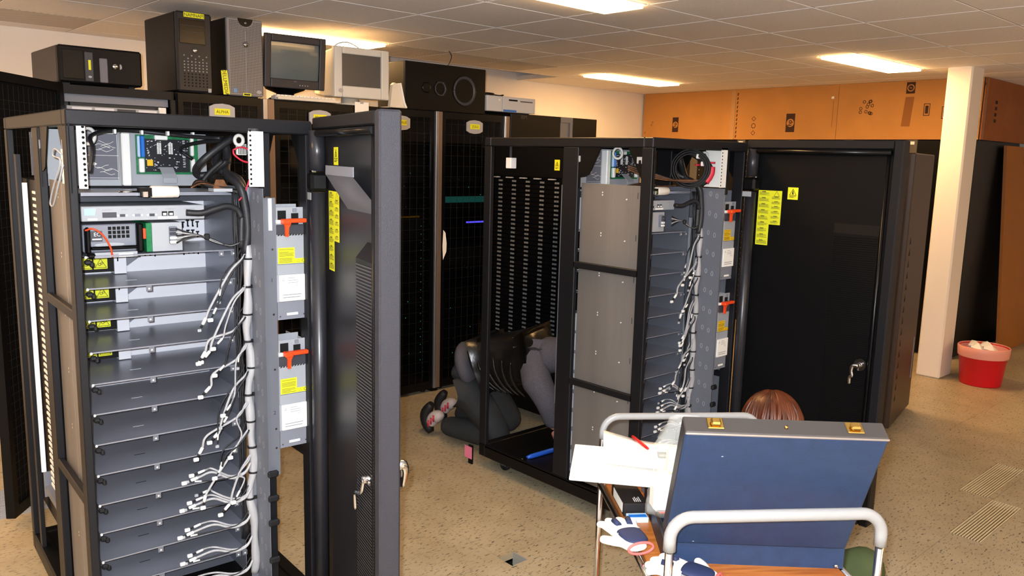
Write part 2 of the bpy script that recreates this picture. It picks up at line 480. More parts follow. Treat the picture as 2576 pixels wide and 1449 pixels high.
for a, b in sorted(LAMPS):
    i, j = xs.index(a), ys.index(b)
    ceiling_light(a, b, LL.get((i, j), 'ceiling light out of the picture, %s row from the front wall, %s from the left' % (('first', 'second', 'third', 'fourth')[j], ('first', 'second', 'third')[i])))

def wall(name, *boxes):
    m = MB()
    for b in boxes: m.box(*b)
    return m.obj(name, M_WALL, kind='structure')
wall('wall_back', (3.1, 10.2, 6.40, 6.55, 0, 2.85), (-3.1, 3.1, 6.62, 6.77, 0, 2.85), (3.1, 3.2, 6.55, 6.77, 0, 2.85))
wall('wall_right', (10.1, 10.25, -3.1, 6.4, 0, 2.85))
wall('wall_left', (-3.2, -3.05, -3.1, 6.62, 0, 2.85))
wall('wall_front', (-3.05, 10.1, -3.2, -3.05, 0, 2.85))
cm = MB(); cm.cbox(7.11, 7.37, 2.435, 2.625, 0, ZC+.2, .012)
cm.obj('column', M_COLUMN, kind='structure')

# ================================================================ the two stripped racks (same model)
RW, RD, RT = .75, 1.125, 1.838
SHELF_Z = [1.415, 1.32, 1.224, 1.127, 1.03, .936, .84, .744, .648, .555, .463, .37, .278]
def perforated_strip(m, n, z0, z1, x, r=.0045):
    for k in range(n): m.disc((x, z0+(z1-z0)*(k+.5)/n, .0006), r, 10)
def yellow_leaflet(parent, T, w, h1, h2, seed):
    """two-column yellow safety leaflet: long left column, shorter right column"""
    m = MB(); m.T = T
    m.quad((0, -h1, .001), (w*.53, -h1, .001), (w*.53, 0, .001), (0, 0, .001)).quad((w*.53, -h2, .001), (w, -h2, .001), (w, 0, .001), (w*.53, 0, .001))
    o = m.obj('safety_leaflet', M_YELLOW, parent)
    p = MB(); p.T = T
    for a, b, h, n in ((.02, .51, h1, 9), (.56, .98, h2, 7)):
        for k in range(n):
            if a > .5 and k == 0: triangle_sign(p, (w*.78, -h/n*.62), w*.26, .09, .0016); continue
            y1 = -h*k/n-.004; y0 = -h*(k+1)/n+.006
            printed_lines(p, w*(a+.03), w*b-.004, y0, y1, 6, .0016, .45, seed+k, gaps=(0,))
            p.quad((w*(a+.14), y1-.004, .0016), (w*(a+.3), y1-.004, .0016), (w*(a+.3), y1, .0016), (w*(a+.14), y1, .0016))
    p.obj('print', M_INKG, parent)
    return o
def weight_label(parent, T, w, h):
    m = MB(); m.T = T; m.quad((0, 0, .001), (w, 0, .001), (w, h, .001), (0, h, .001)); m.obj('weight_label', M_YELLOW, parent)
    p = MB(); p.T = T; triangle_sign(p, (w/2, h*.62), w*.72, .09, .0016)
    p.quad((w*.43, h*.42, .0016), (w*.57, h*.42, .0016), (w*.57, h*.62, .0016), (w*.43, h*.62, .0016)).disc((w/2, h*.69, .0016), w*.06, 8)
    printed_lines(p, w*.18, w*.82, h*.16, h*.28, 2, .0016, .6, 3); p.obj('print', M_INK, parent)

def power_supply(root, z0, z1, num):
    """one tall grey supply unit in the narrow right-hand bay"""
    u0, u1, v = .628, .736, .03
    H = z1-z0; zt = lambda k: z0+H*k
    b = MB(); b.box(u0, u1, v+.002, .26, z0, zt(.76))
    body = b.obj('power_supply', M_PSU, root)
    t = MB(); t.box(u0-.001, u1-.004, v, v+.002, zt(.86), z1-.003).box(u0-.001, u0+.002, v, .20, zt(.76), z1).box(u1-.006, u1-.003, v, .20, zt(.76), z1-.01).box(u0, u1-.003, .10, .102, zt(.76), z1+.004)
    t.box(u0, u1-.004, v, v+.002, zt(.79), zt(.87)); t.obj('tray', M_PSU, body)
    MB().box(u0+.006, u0+.036, v-.0012, v, zt(.87), z1-.014).box(u0+.055, u0+.081, v-.0012, v, zt(.84), zt(.94)).obj('socket', M_DARK, body)
    MB().box(u0+.06, u0+.073, v-.006, v, zt(.95), z1-.007).obj('clip', M_MGREY, body)
    MB().cbox(u0, u1+.001, v-.004, v+.01, zt(.755), zt(.842), .002).obj('dark_band', M_DGREY, body)
    h = MB(); h.cbox(u0+.035, u1-.010, v-.034, v-.012, zt(.862), zt(.898), .003)
    h.prism([(u0+.018, zt(.862)), (u0+.045, zt(.862)), (u0+.036, zt(.82)), (u0+.034, zt(.742)), (u0+.024, zt(.742)), (u0+.024, zt(.82))], 'y', v-.026, v-.016)
    h.cbox(u0+.012, u0+.042, v-.034, v-.006, zt(.85), zt(.895), .003); h.obj('release_lever', M_ORANGE, body)
    MB().box(u0-.002, u0+.012, v-.01, v, zt(.855), zt(.885)).obj('white_tab', M_WHITE, body)
    MB().cbox(u0+.001, u1+.002, v-.003, v+.01, zt(.495), zt(.755), .0015).cbox(u0+.001, u1+.002, v-.003, v+.01, zt(.40), zt(.492), .0015).obj('front_plate', M_PSU, body)
    s = MB(); x = u0+.002
    for k in range(10): s._add([(x+k*.0105, v-.0042, zt(.745)), (x+k*.0105+.006, v-.0042, zt(.745)), (x+k*.0105+.010, v-.0042, zt(.757)), (x+k*.0105+.004, v-.0042, zt(.757))], [(0, 1, 2, 3)])
    s.obj('hazard_stripe', M_INK, body)
    # L-shaped warning label
    y = MB(); y.T = front(u0+.004, v-.0036, zt(.5)); hh = H*.14; ww = .104
    y.quad((0, 0, 0), (ww, 0, 0), (ww, hh*.30, 0), (0, hh*.30, 0)).quad((0, hh*.30, 0), (ww*.58, hh*.30, 0), (ww*.58, hh, 0), (0, hh, 0))
    y.obj('caution_label', M_YELLOW if root.get('flash_lit') else M_YELLOWO, body)  # yellow for the flash-lit rack, amber for the other: light painted into colour
    p = MB(); p.T = front(u0+.004, v-.0036, zt(.5)); printed_lines(p, .004, ww*.54, .003, hh*.92, 11, .0006, .42, num, gaps=(1, 6)); triangle_sign(p, (ww*.7, hh*.16), .013, .1, .0006); p.ring((ww*.88, hh*.16, .0006), .004, .006, 14)
    p.obj('print', M_INKG, body)
    MB().cbox(u0+.006, u1+.001, v-.008, v, zt(.165), zt(.40), .0015).obj('rating_label', M_PAPER, body)
    p = MB(); p.T = front(u0+.006, v-.0085, zt(.165)); hh = H*.235
    triangle_sign(p, (.013, hh*.84), .011, .2, .0005); printed_lines(p, .03, .07, hh*.66, hh*.92, 3, .0005, .22, 5); p.ring((.062, hh*.6, .0005), .0028, .004, 12).ring((.074, hh*.6, .0005), .0032, .0038, 12)
    printed_lines(p, .01, .078, hh*.1, hh*.3, 2, .0005, .3, 8); p.obj('rating_print', M_INKP, body)
    MB().box(u0, u1, v-.001, v+.01, z0, zt(.16)).obj('grey_base', M_MGREY, body)
    MB().cbox(u0+.033, u0+.074, v-.003, v, zt(.035), zt(.058), .001).obj('white_strip', M_PAPER, body)
    sc = MB(); sc.T = front(0, v-.0012, 0); sc.disc((u0+.009, zt(.03), 0), .003).disc((u1-.012, zt(.035), 0), .003); sc.obj('screw', M_DGREY, body)

def camera_scale_frame(k, x, y, z):
    # where a sub-assembly sits in the rack: its scale k about the camera (baked into the shift) and how far it is set back from the rack front
    return Matrix.Translation((x, y, z)) @ Matrix.Scale(k, 4)
BAY, HAR, BRK = camera_scale_frame(1.071, .0354, .1855, -.1228), camera_scale_frame(1.05, .0249, .1306, -.0865), camera_scale_frame(1.03, .0149, .0784, -.0519)
def build_rack(label, loc, rotz, lit, drives):
    t = thing('open_rack', label, 'server rack', loc, rotz, 'stripped server racks')
    if lit: t['flash_lit'] = 1
    W, D, T = RW, RD, RT
    # frame: posts, rails (one mesh each)
    for (a, b, c, d) in ((0, .024, 0, .06), (0, .024, .44, .54), (0, .024, D-.055, D), (W-.024, W, .0, .06), (W-.024, W, .44, .54), (W-.024, W, D-.055, D)):
        MB().cbox(a, b, c, d, .14, T-.045, .003).obj('post', M_BLACK2, t)
    MB().cbox(.577, .600, 0, .028, 1.585, T-.045, .002).obj('post', M_BLACK2, t)
    MB().cbox(.584, .608, .02, .045, .14, .60, .002).obj('post', M_BLACK2, t)
    for (a, b, c, d) in ((0, W, 0, .05), (0, .05, .05, D-.05), (W-.05, W, .05, D-.05), (0, W, D-.05, D)):
        MB().cbox(a, b, c, d, T-.045, T, .004).obj('top_rail', M_BLACK2, t)
        MB().cbox(a, b, c, d, .07, .14, .004).obj('base_rail', M_BLACK, t)
    MB().box(.05, W-.05, .05, D-.05, T-.02, T-.014).obj('top_panel', M_BLACK, t)
    MB().box(.0, W, .05, D-.05, .128, .134).obj('base_plate', M_BLACK, t)
    for z in (1.233, .652):
        for (a, b) in ((0, .02), (W-.02, W)): MB().cbox(a, b, .05, .45, z-.016, z+.016, .003).obj('side_bar', M_BLACK2, t)
    # gusset plates round the side openings
    for u in (.006, W-.012):
        a = MB(); a.prism([(.0, 1.80), (.148, 1.80), (.063, 1.655), (.03, 1.65), (.03, 1.60), (0, 1.60)], 'x', u, u+.004); a.obj('gusset', M_BLACK, t)
        a = MB(); a.prism([(.54, 1.80), (.30, 1.80), (.371, 1.668), (.40, 1.655), (.433, 1.65), (.433, 1.60), (.54, 1.60)], 'x', u, u+.004); a.obj('gusset', M_BLACK, t)
    for v0 in (.055, .43):
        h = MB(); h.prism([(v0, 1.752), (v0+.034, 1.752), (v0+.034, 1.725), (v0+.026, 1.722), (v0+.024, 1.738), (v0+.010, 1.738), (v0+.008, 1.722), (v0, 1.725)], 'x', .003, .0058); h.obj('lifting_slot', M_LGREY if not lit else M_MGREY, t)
    # feet and casters
    for (u, v) in ((.08, .12), (W-.08, .12), (.08, D-.14), (W-.08, D-.14)):
        c = MB(); c.lathe([(.0, -.012), (.034, -.012), (.036, -.008), (.036, .008), (.034, .012), (0, .012)], 18, 'x', (u, v, .0365)); o = c.obj('caster', M_RUBBER, t)
        k = MB(); k.box(u-.02, u-.014, v-.024, v+.02, .03, .07).box(u+.014, u+.02, v-.024, v+.02, .03, .07).box(u-.02, u+.02, v-.024, v+.02, .062, .07); k.obj('fork', M_DGREY, o)
        f = MB(); f.lathe([(0, 0), (.022, 0), (.022, .008), (.008, .012), (.008, .07)], 14, 'z', (u+.05 if u < .3 else u-.05, v+.03, .001)); f.obj('levelling_foot', M_CHROME, t)
    # sheet steel sides of the front bay
    if not lit: MB().box(W-.008, W-.005, .06, .44, .15, 1.60).obj('side_sheet', M_STEEL, t)
    p = MB(); p.box(.026, .029, .03, .435, .15, 1.625)
    p.obj('side_sheet', M_STEELB, t)
    for v in (.12, .245): MB().box(.0252, .026, v, v+.006, .15, 1.625).obj('seam', M_STEELB, t)
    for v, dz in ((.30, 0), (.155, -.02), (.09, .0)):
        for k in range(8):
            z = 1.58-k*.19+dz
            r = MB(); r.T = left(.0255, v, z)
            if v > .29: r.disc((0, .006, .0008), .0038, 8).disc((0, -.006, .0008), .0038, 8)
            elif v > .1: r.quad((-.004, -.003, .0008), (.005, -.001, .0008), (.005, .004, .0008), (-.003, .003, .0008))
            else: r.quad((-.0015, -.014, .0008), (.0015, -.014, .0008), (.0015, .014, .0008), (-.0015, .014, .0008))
            r.obj('rivet', M_WHITE if v > .1 else M_DARK, t)  # white rivets have their light glint painted into the colour
    MB.DEF = BAY
    # back panel with key-hole slots
    MB().box(.029, .482, .31, .313, .16, 1.6).obj('back_sheet', M_WHITEM, t)
    if True:
        for i in range(5):
            zs = SHELF_Z[i+1] if i else SHELF_Z[1]
            zs = SHELF_Z[i]
            for grp in (.262, .408):
                for q in range(4):
                    x = grp+q*.0165; z = zs+.066-(.006 if q in (0, 3) else .0)
                    s = MB(); s.T = front(x, .3098, z) @ Matrix.Scale(1.25, 4); s.quad((-.005, .004, 0), (.005, .004, 0), (.005, .008, 0), (-.005, .008, 0)).quad((-.002, -.010, 0), (.002, -.010, 0), (.002, .004, 0), (-.002, .004, 0))
                    if q in (1, 2): s.quad((-.002, -.012, 0), (.0035, -.012, 0), (.0035, -.008, 0), (-.002, -.008, 0))
                    s.obj('slot', M_DARK, t)
                    if i == 0 and lit:
                        s = MB(); s.T = front(x, .3098, z-.035) @ Matrix.Scale(1.25, 4); s.quad((-.005, .004, 0), (.005, .004, 0), (.005, .008, 0), (-.005, .008, 0)).quad((-.002, -.010, 0), (.002, -.010, 0), (.002, .004, 0), (-.002, .004, 0)); s.obj('slot', M_DARK, t)
    for i in range(4):
        z = SHELF_Z[i]-.004 if i else 1.41
        zb = SHELF_Z[i+1]
        o = MB().box(.03, .168, .262, .308, zb+.012, z-.004).obj('fan_housing', M_BLACK, t)
        for a, b in ((.074, .103), (.108, .149)):
            y = MB(); y.T = front(a, .2615, zb+.022); y.quad((0, 0, 0), (b-a, 0, 0), (b-a, .038, 0), (0, .038, 0)); y.obj('moving_parts_label', M_YELLOW, o)
            y = MB(); y.T = front(a, .2615, zb+.022); triangle_sign(y, ((b-a)/2, .019), .036, .06, .0006); y.ring(((b-a)/2-.003, .015, .0006), .003, .0045, 12).ring(((b-a)/2+.004, .019, .0006), .0025, .004, 12); y.obj('symbol', M_INK, o)
        MB().box(.168, .205, .255, .308, zb+.004, z-.004).obj('spacer', M_WHITEM, t)
        MB().prism([(.205, z-.006), (.30, z-.006), (.215, zb+.025), (.205, zb+.025)], 'y', .285, .29).obj('brace', M_STEEL, t)
        MB().box(.177, .181, .2545, .255, zb+.045, zb+.06).box(.173, .185, .2545, .255, zb+.06, zb+.064).obj('slot', M_DARK, t)
    # shelves
    MB().box(.482, .485, 0, .31, .16, 1.62).obj('bay_divider', mat('divider_steel', '#7f838f', rough=.35, metal=.55), t)
    for i, z in enumerate(SHELF_Z):
        sh = MB(); sh.box(.029, .482, .0, .31, z-.0012, z+.0012); sh.box(.029, .482, -.001, .0012, z-.003, z+.0012); so = sh.obj('shelf', M_SHELF, t)
        for x in ((.195, .447, .47) if i else (.42, .46)):
            MB().cbox(x, x+.017, -.0025, -.0005, z-.020, z-.002, .0008).obj('tab', M_STEEL, so)
            d = MB(); d.T = front(x+.0085, -.003, z-.012); d.disc((0, 0, 0), .003, 8); d.obj('screw', M_WHITE, so)
        MB().cbox(.026, .046, -.014, -.002, z-.022, z-.008, .004).cbox(.040, .052, -.012, -.004, z-.03, z-.014, .003).obj('black_clip', M_RUBBER, so)
        MB().cbox(.028, .035, -.010, -.002, z-.005, z+.003, .002).obj('white_clip', M_WHITE, so)
        MB().box(.165, .198, .11, .113, z+.0013, z+.0018).obj('vent_slot', M_WHITEM if i < 7 else M_DARK, so)
    # upper deck
    ud = MB(); ud.box(.029, .485, .0, .31, 1.598, 1.601); ud.box(.029, .485, -.001, .001, 1.592, 1.602); ud = ud.obj('upper_deck', M_SHELF, t)
    MB().box(.029, .482, .18, .31, 1.565, 1.592).obj('deck_channel', M_DGREY, t)
    MB.DEF = None
    bp = MB().box(.03, .572, .53, .534, 1.60, 1.79).obj('upper_back_plate', M_LGREY, t)
    MB().box(.16, .262, .524, .5295, 1.622, 1.788).obj('instruction_sheet', mat('slate_sheet', '#62626c', rough=.6), bp)
    d = MB(); d.T = front(.16, .5236, 1.622); W2, H2 = .102, .166
    for (a, b, c, e) in ((0, .5, 1, .507), (.97, 0, .98, 1), (0, .955, 1, .962), (0, .03, 1, .037)): d.quad((W2*a, H2*b, 0), (W2*c, H2*b, 0), (W2*c, H2*e, 0), (W2*a, H2*e, 0))
    rnd = random.Random(3)
    for k in range(9):
        x, y = rnd.uniform(.2, .5)*W2, (.1 if k % 2 else .6)*H2+rnd.uniform(0, .2)*H2
        pts = [(x+q*.012, y+math.sin(q*1.3+k)*.006, .0002) for q in range(5)]
        for p, q in zip(pts, pts[1:]): d.quad((p[0], p[1], .0003), (q[0], q[1], .0003), (q[0], q[1]+.0012, .0003), (p[0], p[1]+.0012, .0003))
    d.quad((.0, H2*.3, .0003), (.022, H2*.3, .0003), (.022, H2*.35, .0003), (0, H2*.35, .0003)); d._add([(.022, H2*.28, .0003), (.032, H2*.325, .0003), (.022, H2*.37, .0003)], [(0, 1, 2)])
    d.obj('line_drawing', M_PAPER, bp)
    MB().cbox(.266, .296, .49, .53, 1.601, 1.786, .004).obj('white_upright', M_WHITE, t)
    # circuit board with its parts
    pcb = MB().box(.318, .535, .512, .516, 1.642, 1.782).obj('circuit_board', M_GREEN, t)
    MB().box(.347, .502, .506, .512, 1.650, 1.768).obj('shield', mat('board_dark', '#1a1c22', rough=.35), pcb)
    cp = MB(); rnd = random.Random(31)
    for q in range(90):
        x, z = rnd.uniform(.347, .498), rnd.uniform(1.652, 1.762); cp.box(x, x+rnd.choice((.002, .003, .006)), .5035, .506, z, z+rnd.choice((.0015, .003)))
    cp.obj('small_components', M_WHITEM, pcb, kind='stuff')
    MB().cbox(.332, .345, .495, .512, 1.702, 1.778, .003).obj('blue_connector', M_BLUE, pcb); MB().cbox(.321, .330, .497, .512, 1.702, 1.778, .003).obj('pale_connector', mat('pale_blue_plastic', '#b8d0ea', rough=.4), pcb)
    MB().cbox(.324, .342, .495, .512, 1.648, 1.698, .003).obj('white_connector', M_WHITE, pcb)
    MB().cbox(.505, .520, .495, .512, 1.65, 1.70, .003).cbox(.505, .517, .495, .512, 1.71, 1.775, .003).obj('right_connector', M_WHITE, pcb)
    MB().cbox(.38, .425, .495, .512, 1.765, 1.782, .003).obj('top_connector', M_WHITE, pcb)
    for bx in (.388, .428):
        for k in range(9):
            b = MB(); b.box(bx, bx+.006, .502, .506, 1.715+k*.0045, 1.7185+k*.0045).box(bx+.008, bx+.014, .502, .506, 1.715+k*.0045, 1.7185+k*.0045); b.obj('jumper', M_WHITE, pcb)
    for k in range(12): MB().box(.478, .486, .503, .506, 1.668+k*.0085, 1.672+k*.0085).obj('pin', M_LGREY, pcb)
    y = MB(); y.T = front(.352, .5032, 1.672); y.quad((0, 0, 0), (.02, 0, 0), (.02, .022, 0), (0, .022, 0)); y.obj('label', M_YELLOWO, pcb)
    rb = MB(); rb.tube([], .01) if False else None
    rib = MB(); path = [(.0, 1.668, .500), (.0, 1.645, .47), (.0, 1.63, .455), (.0, 1.612, .46)]
    for p, q in zip(path, path[1:]): rib._add([(.392, p[2], p[1]), (.440, p[2], p[1]), (.440, q[2], q[1]), (.392, q[2], q[1]), (.392, p[2]+.003, p[1]), (.440, p[2]+.003, p[1]), (.440, q[2]+.003, q[1]), (.392, q[2]+.003, q[1])], [(0, 3, 2, 1), (4, 5, 6, 7), (0, 1, 5, 4), (2, 3, 7, 6), (0, 4, 7, 3), (1, 2, 6, 5)])
    rib.obj('ribbon_cable', M_LGREY, pcb)
    # mounting brackets with hole rows
    MB.DEF = BRK
    lb = MB().cbox(.026, .050, -.004, -.001, 1.613, 1.797, .001).obj('bracket', M_WHITE, t)
    h = MB(); h.T = front(0, -.0046, 0); perforated_strip(h, 12, 1.615, 1.797, .043, .0042); h.obj('holes', M_DARK, lb)
    MB.DEF = None
    rbk = MB(); rbk.box(.528, .550, .0, .003, 1.618, 1.806).box(.55, .578, .0, .002, 1.618, 1.806).box(.572, .574, .002, .12, 1.618, 1.806); rbk = rbk.obj('bracket', M_WHITE, t)
    h = MB(); h.T = front(0, -.0006, 0); perforated_strip(h, 12, 1.62, 1.806, .534, .0038); h.obj('holes', M_DARK, rbk)
    # right-hand slotted plate, flange and supplies
    pl = MB().box(.572, .574, .0, .15, .16, 1.612).box(.548, .574, .12, .122, .16, 1.612).obj('slotted_plate', M_STEEL, t)
    sl = MB(); N_ = 14
    for k in range(N_):
        c0, s0_ = math.cos(2*math.pi*k/N_), math.sin(2*math.pi*k/N_); c1, s1_ = math.cos(2*math.pi*(k+1)/N_), math.sin(2*math.pi*(k+1)/N_)
        sl._add([(.0075*s0_, .0125*c0, 0), (.0075*s1_, .0125*c1, 0), (.0042*s1_, .0095*c1, 0), (.0042*s0_, .0095*c0, 0)], [(0, 3, 2, 1)])
    sm_ = sl.mesh('slot_rim'); sm_.materials.append(M_LGREY)
    for k in range(15):
        for v in (.041, .077): link('slot_rim', sm_, pl, matrix=left(.5715, v, 1.585-k*.0955-(.010 if v < .05 else 0)))
    fg = MB(); fg.box(.579, .626, .028, .031, .60, 1.58); fg = fg.obj('flange', M_STEEL, t)
    MB().box(.6, .612, .024, .028, 1.47, 1.578).obj('angle', M_WHITEM, fg)
    for z in (1.405, 1.18, .985, .77, .70, .60):
        d = MB(); d.T = front(.613, .0275, z); d.disc((0, 0, 0), .004, 10); d.obj('screw', M_CHROME, fg)
    n = MB(); n.T = front(.609, .0275, 1.30); n.text('1', .013, (0, 0, 0)); n.obj('number', M_INK, fg)
    n = MB(); n.T = front(.609, .0275, .83); n.text('2', .013, (0, 0, 0)); n.obj('number', M_INK, fg)
    power_supply(t, 1.158, 1.55, 1); power_supply(t, .695, 1.088, 2)
    for z in (.62, .53, .44, .30, .2): MB().cbox(.566, .604, -.012, .004, z-.012, z+.012, .005).obj('cable_clip', M_RUBBER, t)
    # base equipment
    MB().box(.05, .56, .02, .30, .135, .18).obj('base_unit', M_BLACK, t)
    MB().cbox(.53, .555, -.004, .02, .15, .235, .001).obj('base_bracket', M_LGREY, t)
    # controller, tape unit, terminal plate, capacitor
    MB.DEF = BAY
    c = MB().cbox(.030, .384, .012, .25, 1.517, 1.561, .002).obj('controller', M_LGREY, t)
    T_ = front(.030, .0115, 1.517)
    x = MB(); x.T = T_; x.quad((.008, .018, 0), (.036, .018, 0), (.040, .038, 0), (.008, .038, 0)); x.obj('display', mat('pale_blue', '#a8c4dc', rough=.2), c)
    x = MB(); x.T = T_; x.quad((.056, .010, 0), (.095, .010, 0), (.095, .026, 0), (.056, .026, 0)); x.obj('blanking_plate', M_DGREY, c)
    for k, xx in enumerate((.104, .147, .188)):
        x = MB(); x.T = T_; x.box(xx, xx+.014, .012, .020, 0, .003); x.obj('serial_port', M_DGREY if k != 1 else M_MGREY, c)
        x = MB(); x.T = T_; x.disc((xx-.005, .016, .0004), .003, 8).disc((xx+.019, .016, .0004), .003, 8); x.obj('screw', M_WHITE, c)
    for xx in (.224, .243):
        x = MB(); x.T = T_; x.quad((xx, .012, .0003), (xx+.016, .012, .0003), (xx+.016, .026, .0003), (xx, .026, .0003)); x.obj('network_port', M_DARK, c)
        x = MB(); x.T = T_; x.box(xx+.003, xx+.013, .014, .021, .0004, .002); x.obj('plug', M_WHITE, c)
    x = MB(); x.T = T_; x.quad((.212, .003, .0004), (.27, .003, .0004), (.27, .010, .0004), (.212, .010, .0004)).quad((.016, .003, .0004), (.042, .003, .0004), (.042, .009, .0004), (.016, .009, .0004)); x.obj('white_label', M_PAPER, c)
    x = MB(); x.T = T_
    for a, s in ((.052, 'ALM PORT'), (.1, 'RS-232 J3'), (.143, 'RS-232 J4'), (.184, 'RS-232 J5'), (.232, 'ETHERNET'), (.29, 'OPER PANEL')): x.text(s, .0042, (a+.018, .033, .0004))
    x.obj('port_legend', M_INKP, c)
    tu = MB(); tu.cbox(.034, .196, .03, .20, 1.424, 1.506, .003); tu = tu.obj('tape_unit', M_MGREY, t)
    MB().cbox(.036, .052, .01, .03, 1.42, 1.50, .006).cbox(.178, .198, .008, .03, 1.42, 1.51, .006).cbox(.05, .18, .008, .03, 1.432, 1.442, .004).cbox(.036, .06, -.004, .02, 1.408, 1.425, .006).obj('handle_frame', M_BLACKG, tu)
    for k in range(5):
        for q in range(3):
            m = MB(); m.T = front(.103+k*.0125, .0295, 1.464+q*.0125); m.quad((0, 0, 0), (.0095, 0, 0), (.0095, .010, 0), (0, .010, 0)); m.obj('grille_opening', M_DARK, tu)
    m = MB(); m.T = front(.055, .0295, 1.455); m.quad((0, 0, 0), (.032, 0, 0), (.032, .032, 0), (0, .032, 0)); m.obj('badge', M_DGREY, tu)
    m = MB(); m.T = front(.055, .0292, 1.455); m.text('EC', .011, (.018, .022, 0)); printed_lines(m, .004, .03, .005, .010, 1, 0, .8, 2); m.obj('badge_print', M_PAPER, tu)
    m = MB(); m.T = front(.055, .0255, 1.442); m.disc((.05, .0035, 0), .042, 20, .006); m.obj('release_tab', M_LGREY, tu)
    m = MB(); m.T = front(.125, .0075, 1.409); m.quad((0, 0, 0), (.04, 0, 0), (.04, .011, 0), (0, .011, 0)); m.obj('white_label', M_PAPER, tu)
    MB().box(.06, .178, .01, .2, 1.408, 1.424).obj('carrier', M_LGREY, tu)
    MB().cbox(.196, .206, .014, .02, 1.46, 1.492, .001).obj('orange_tab', M_ORANGE, tu)
    oc = bezier([(.036, .004, 1.492), (.055, -.006, 1.497), (.08, -.008, 1.478), (.10, -.004, 1.44), (.106, .004, 1.41)], 6)
    MB().tube(oc, .0028, 6).obj('orange_wire', M_ORANGE, tu)
    tp = MB().box(.206, .222, .012, .2, 1.42, 1.508).obj('green_board', M_GREEN, t)
    MB().box(.223, .312, .012, .2, 1.42, 1.508).obj('terminal_plate', M_LGREY, t)
    tb = MB().cbox(.272, .294, -.002, .012, 1.442, 1.496, .002).obj('terminal_block', M_MGREY, t)
    for k in range(4): MB().cbox(.270, .292, -.010, -.002, 1.444+k*.013, 1.453+k*.013, .002).obj('plug', M_DGREY if k > 1 else M_WHITE, tb)
    cap = MB(); cap.lathe([(0, 0), (.0165, 0), (.018, .002), (.018, .015), (.0185, .016), (.0185, .076), (.017, .08), (0, .08)], 20, 'x', (.30, -.004, 1.604)); cap = cap.obj('capacitor', mat('cream_plastic', '#e4ddd2', rough=.4), t)
    MB().box(.185, .220, -.018, .012, 1.590, 1.616).obj('cap_clamp', M_BLACKG, cap)
    MB().cbox(.192, .207, -.024, -.018, 1.588, 1.606, .001).obj('terminal', M_CHROME, cap)
    MB().cyl((.13, -.002, 1.604), (.185, -.002, 1.604), .003, 6).obj('rod', M_CHROME, cap)
    MB.DEF = None
    # rear bay
    if drives: rear_fittings(t)
    else: rear_bay_lit(t)
    # white ring clips and harness on top
    for x, v, rr in ((.12, .30, .022), (.535, .10, .014)):
        r = MB(); pts = [(x+rr*.8*math.cos(a), v-rr*.6*math.cos(a), 1.768+rr*1.15*math.sin(a)) for a in [2*math.pi*k/18 for k in range(19)]]
        r.tube(pts, .006, 8, cap=False); r.obj('ring_clip', mat('clip_white', '#c4c4c0', rough=.5), t)
    MB.DEF = HAR
    harness(t, lit)
    MB.DEF = None
    return t

def rear_fittings(t):
    """hole rail, white box and strike plate in the emptied rear bay"""
    u = .055
    g = MB().box(.03, .05, .546, .572, .5, 1.61).obj('hole_rail', M_STEEL, t)
    for k in range(22):
        d = MB(); d.T = left(.0295, .563, 1.59-k*.04); d.disc((0, 0, 0), .0022, 6); d.obj('hole', M_PAPER, g)
    MB().cbox(.006, .03, .495, .545, 1.38, 1.51, .003).obj('white_box', M_WHITEM, t)
    s = MB().cbox(.02, .06, .935, .975, 1.68, 1.735, .002).obj('strike_plate', M_WHITEM, t)
    MB().box(.03, .04, .95, .957, 1.735, 1.80).obj('strike_stem', M_DGREY, s)
def rear_bay_lit(t):
    MB().box(.035, .5, .60, 1.09, .30, 1.61).obj('drive_cage', M_BLACK, t)
    w = MB(); w.box(.001, .017, .80, .803, .5, 1.60); MB().box(.034, .036, .60, .80, .42, 1.60).obj('dark_side', M_BLACK, t); w = w.obj('white_edge_sheet', M_WHITE, t)
    MB().box(.006, .05, .796, .80, .40, .50).box(.01, .034, .60, .80, .42, .445).obj('sheet_foot', M_STEEL, t)
    m = MB().box(0, .004, -.03, .03, -.0045, .0045); me = m.mesh('latch'); me.materials.append(M_WHITE)
    for i in range(48):
        link('latch', me, t, loc=(.002, .585, 1.575-i*.0225))
    MB().box(.005, .02, .93, .97, .14, 1.70).obj('inner_upright', M_BLACK2, t)
    MB().box(.02, .3, .70, .71, 1.63, 1.78).obj('blank_panel', M_DGREY, t)
    MB().box(.004, .05, .56, .565, 1.76, 1.785).obj('cross_strip', M_LGREY, t)
    # looped tie hanging on the side
    p = bezier([(-.004, .05, 1.71), (-.012, .10, 1.725), (-.012, .13, 1.705), (-.006, .06, 1.69), (-.012, .14, 1.62), (-.014, .20, 1.57), (-.014, .20, 1.555), (-.013, .16, 1.56), (-.012, .08, 1.62), (-.006, .03, 1.68)], 6)
    MB().tube(p, .0028, 6).obj('looped_tie', M_LGREY, t)
    MB().box(.001, .0035, .03, .09, 1.625, 1.725).obj('white_card', M_PAPER, t)
    # amber lamp and white tag low down
    MB().cbox(.02, .05, .62, .66, .19, .22, .004).obj('orange_plug', M_ORANGE, t)

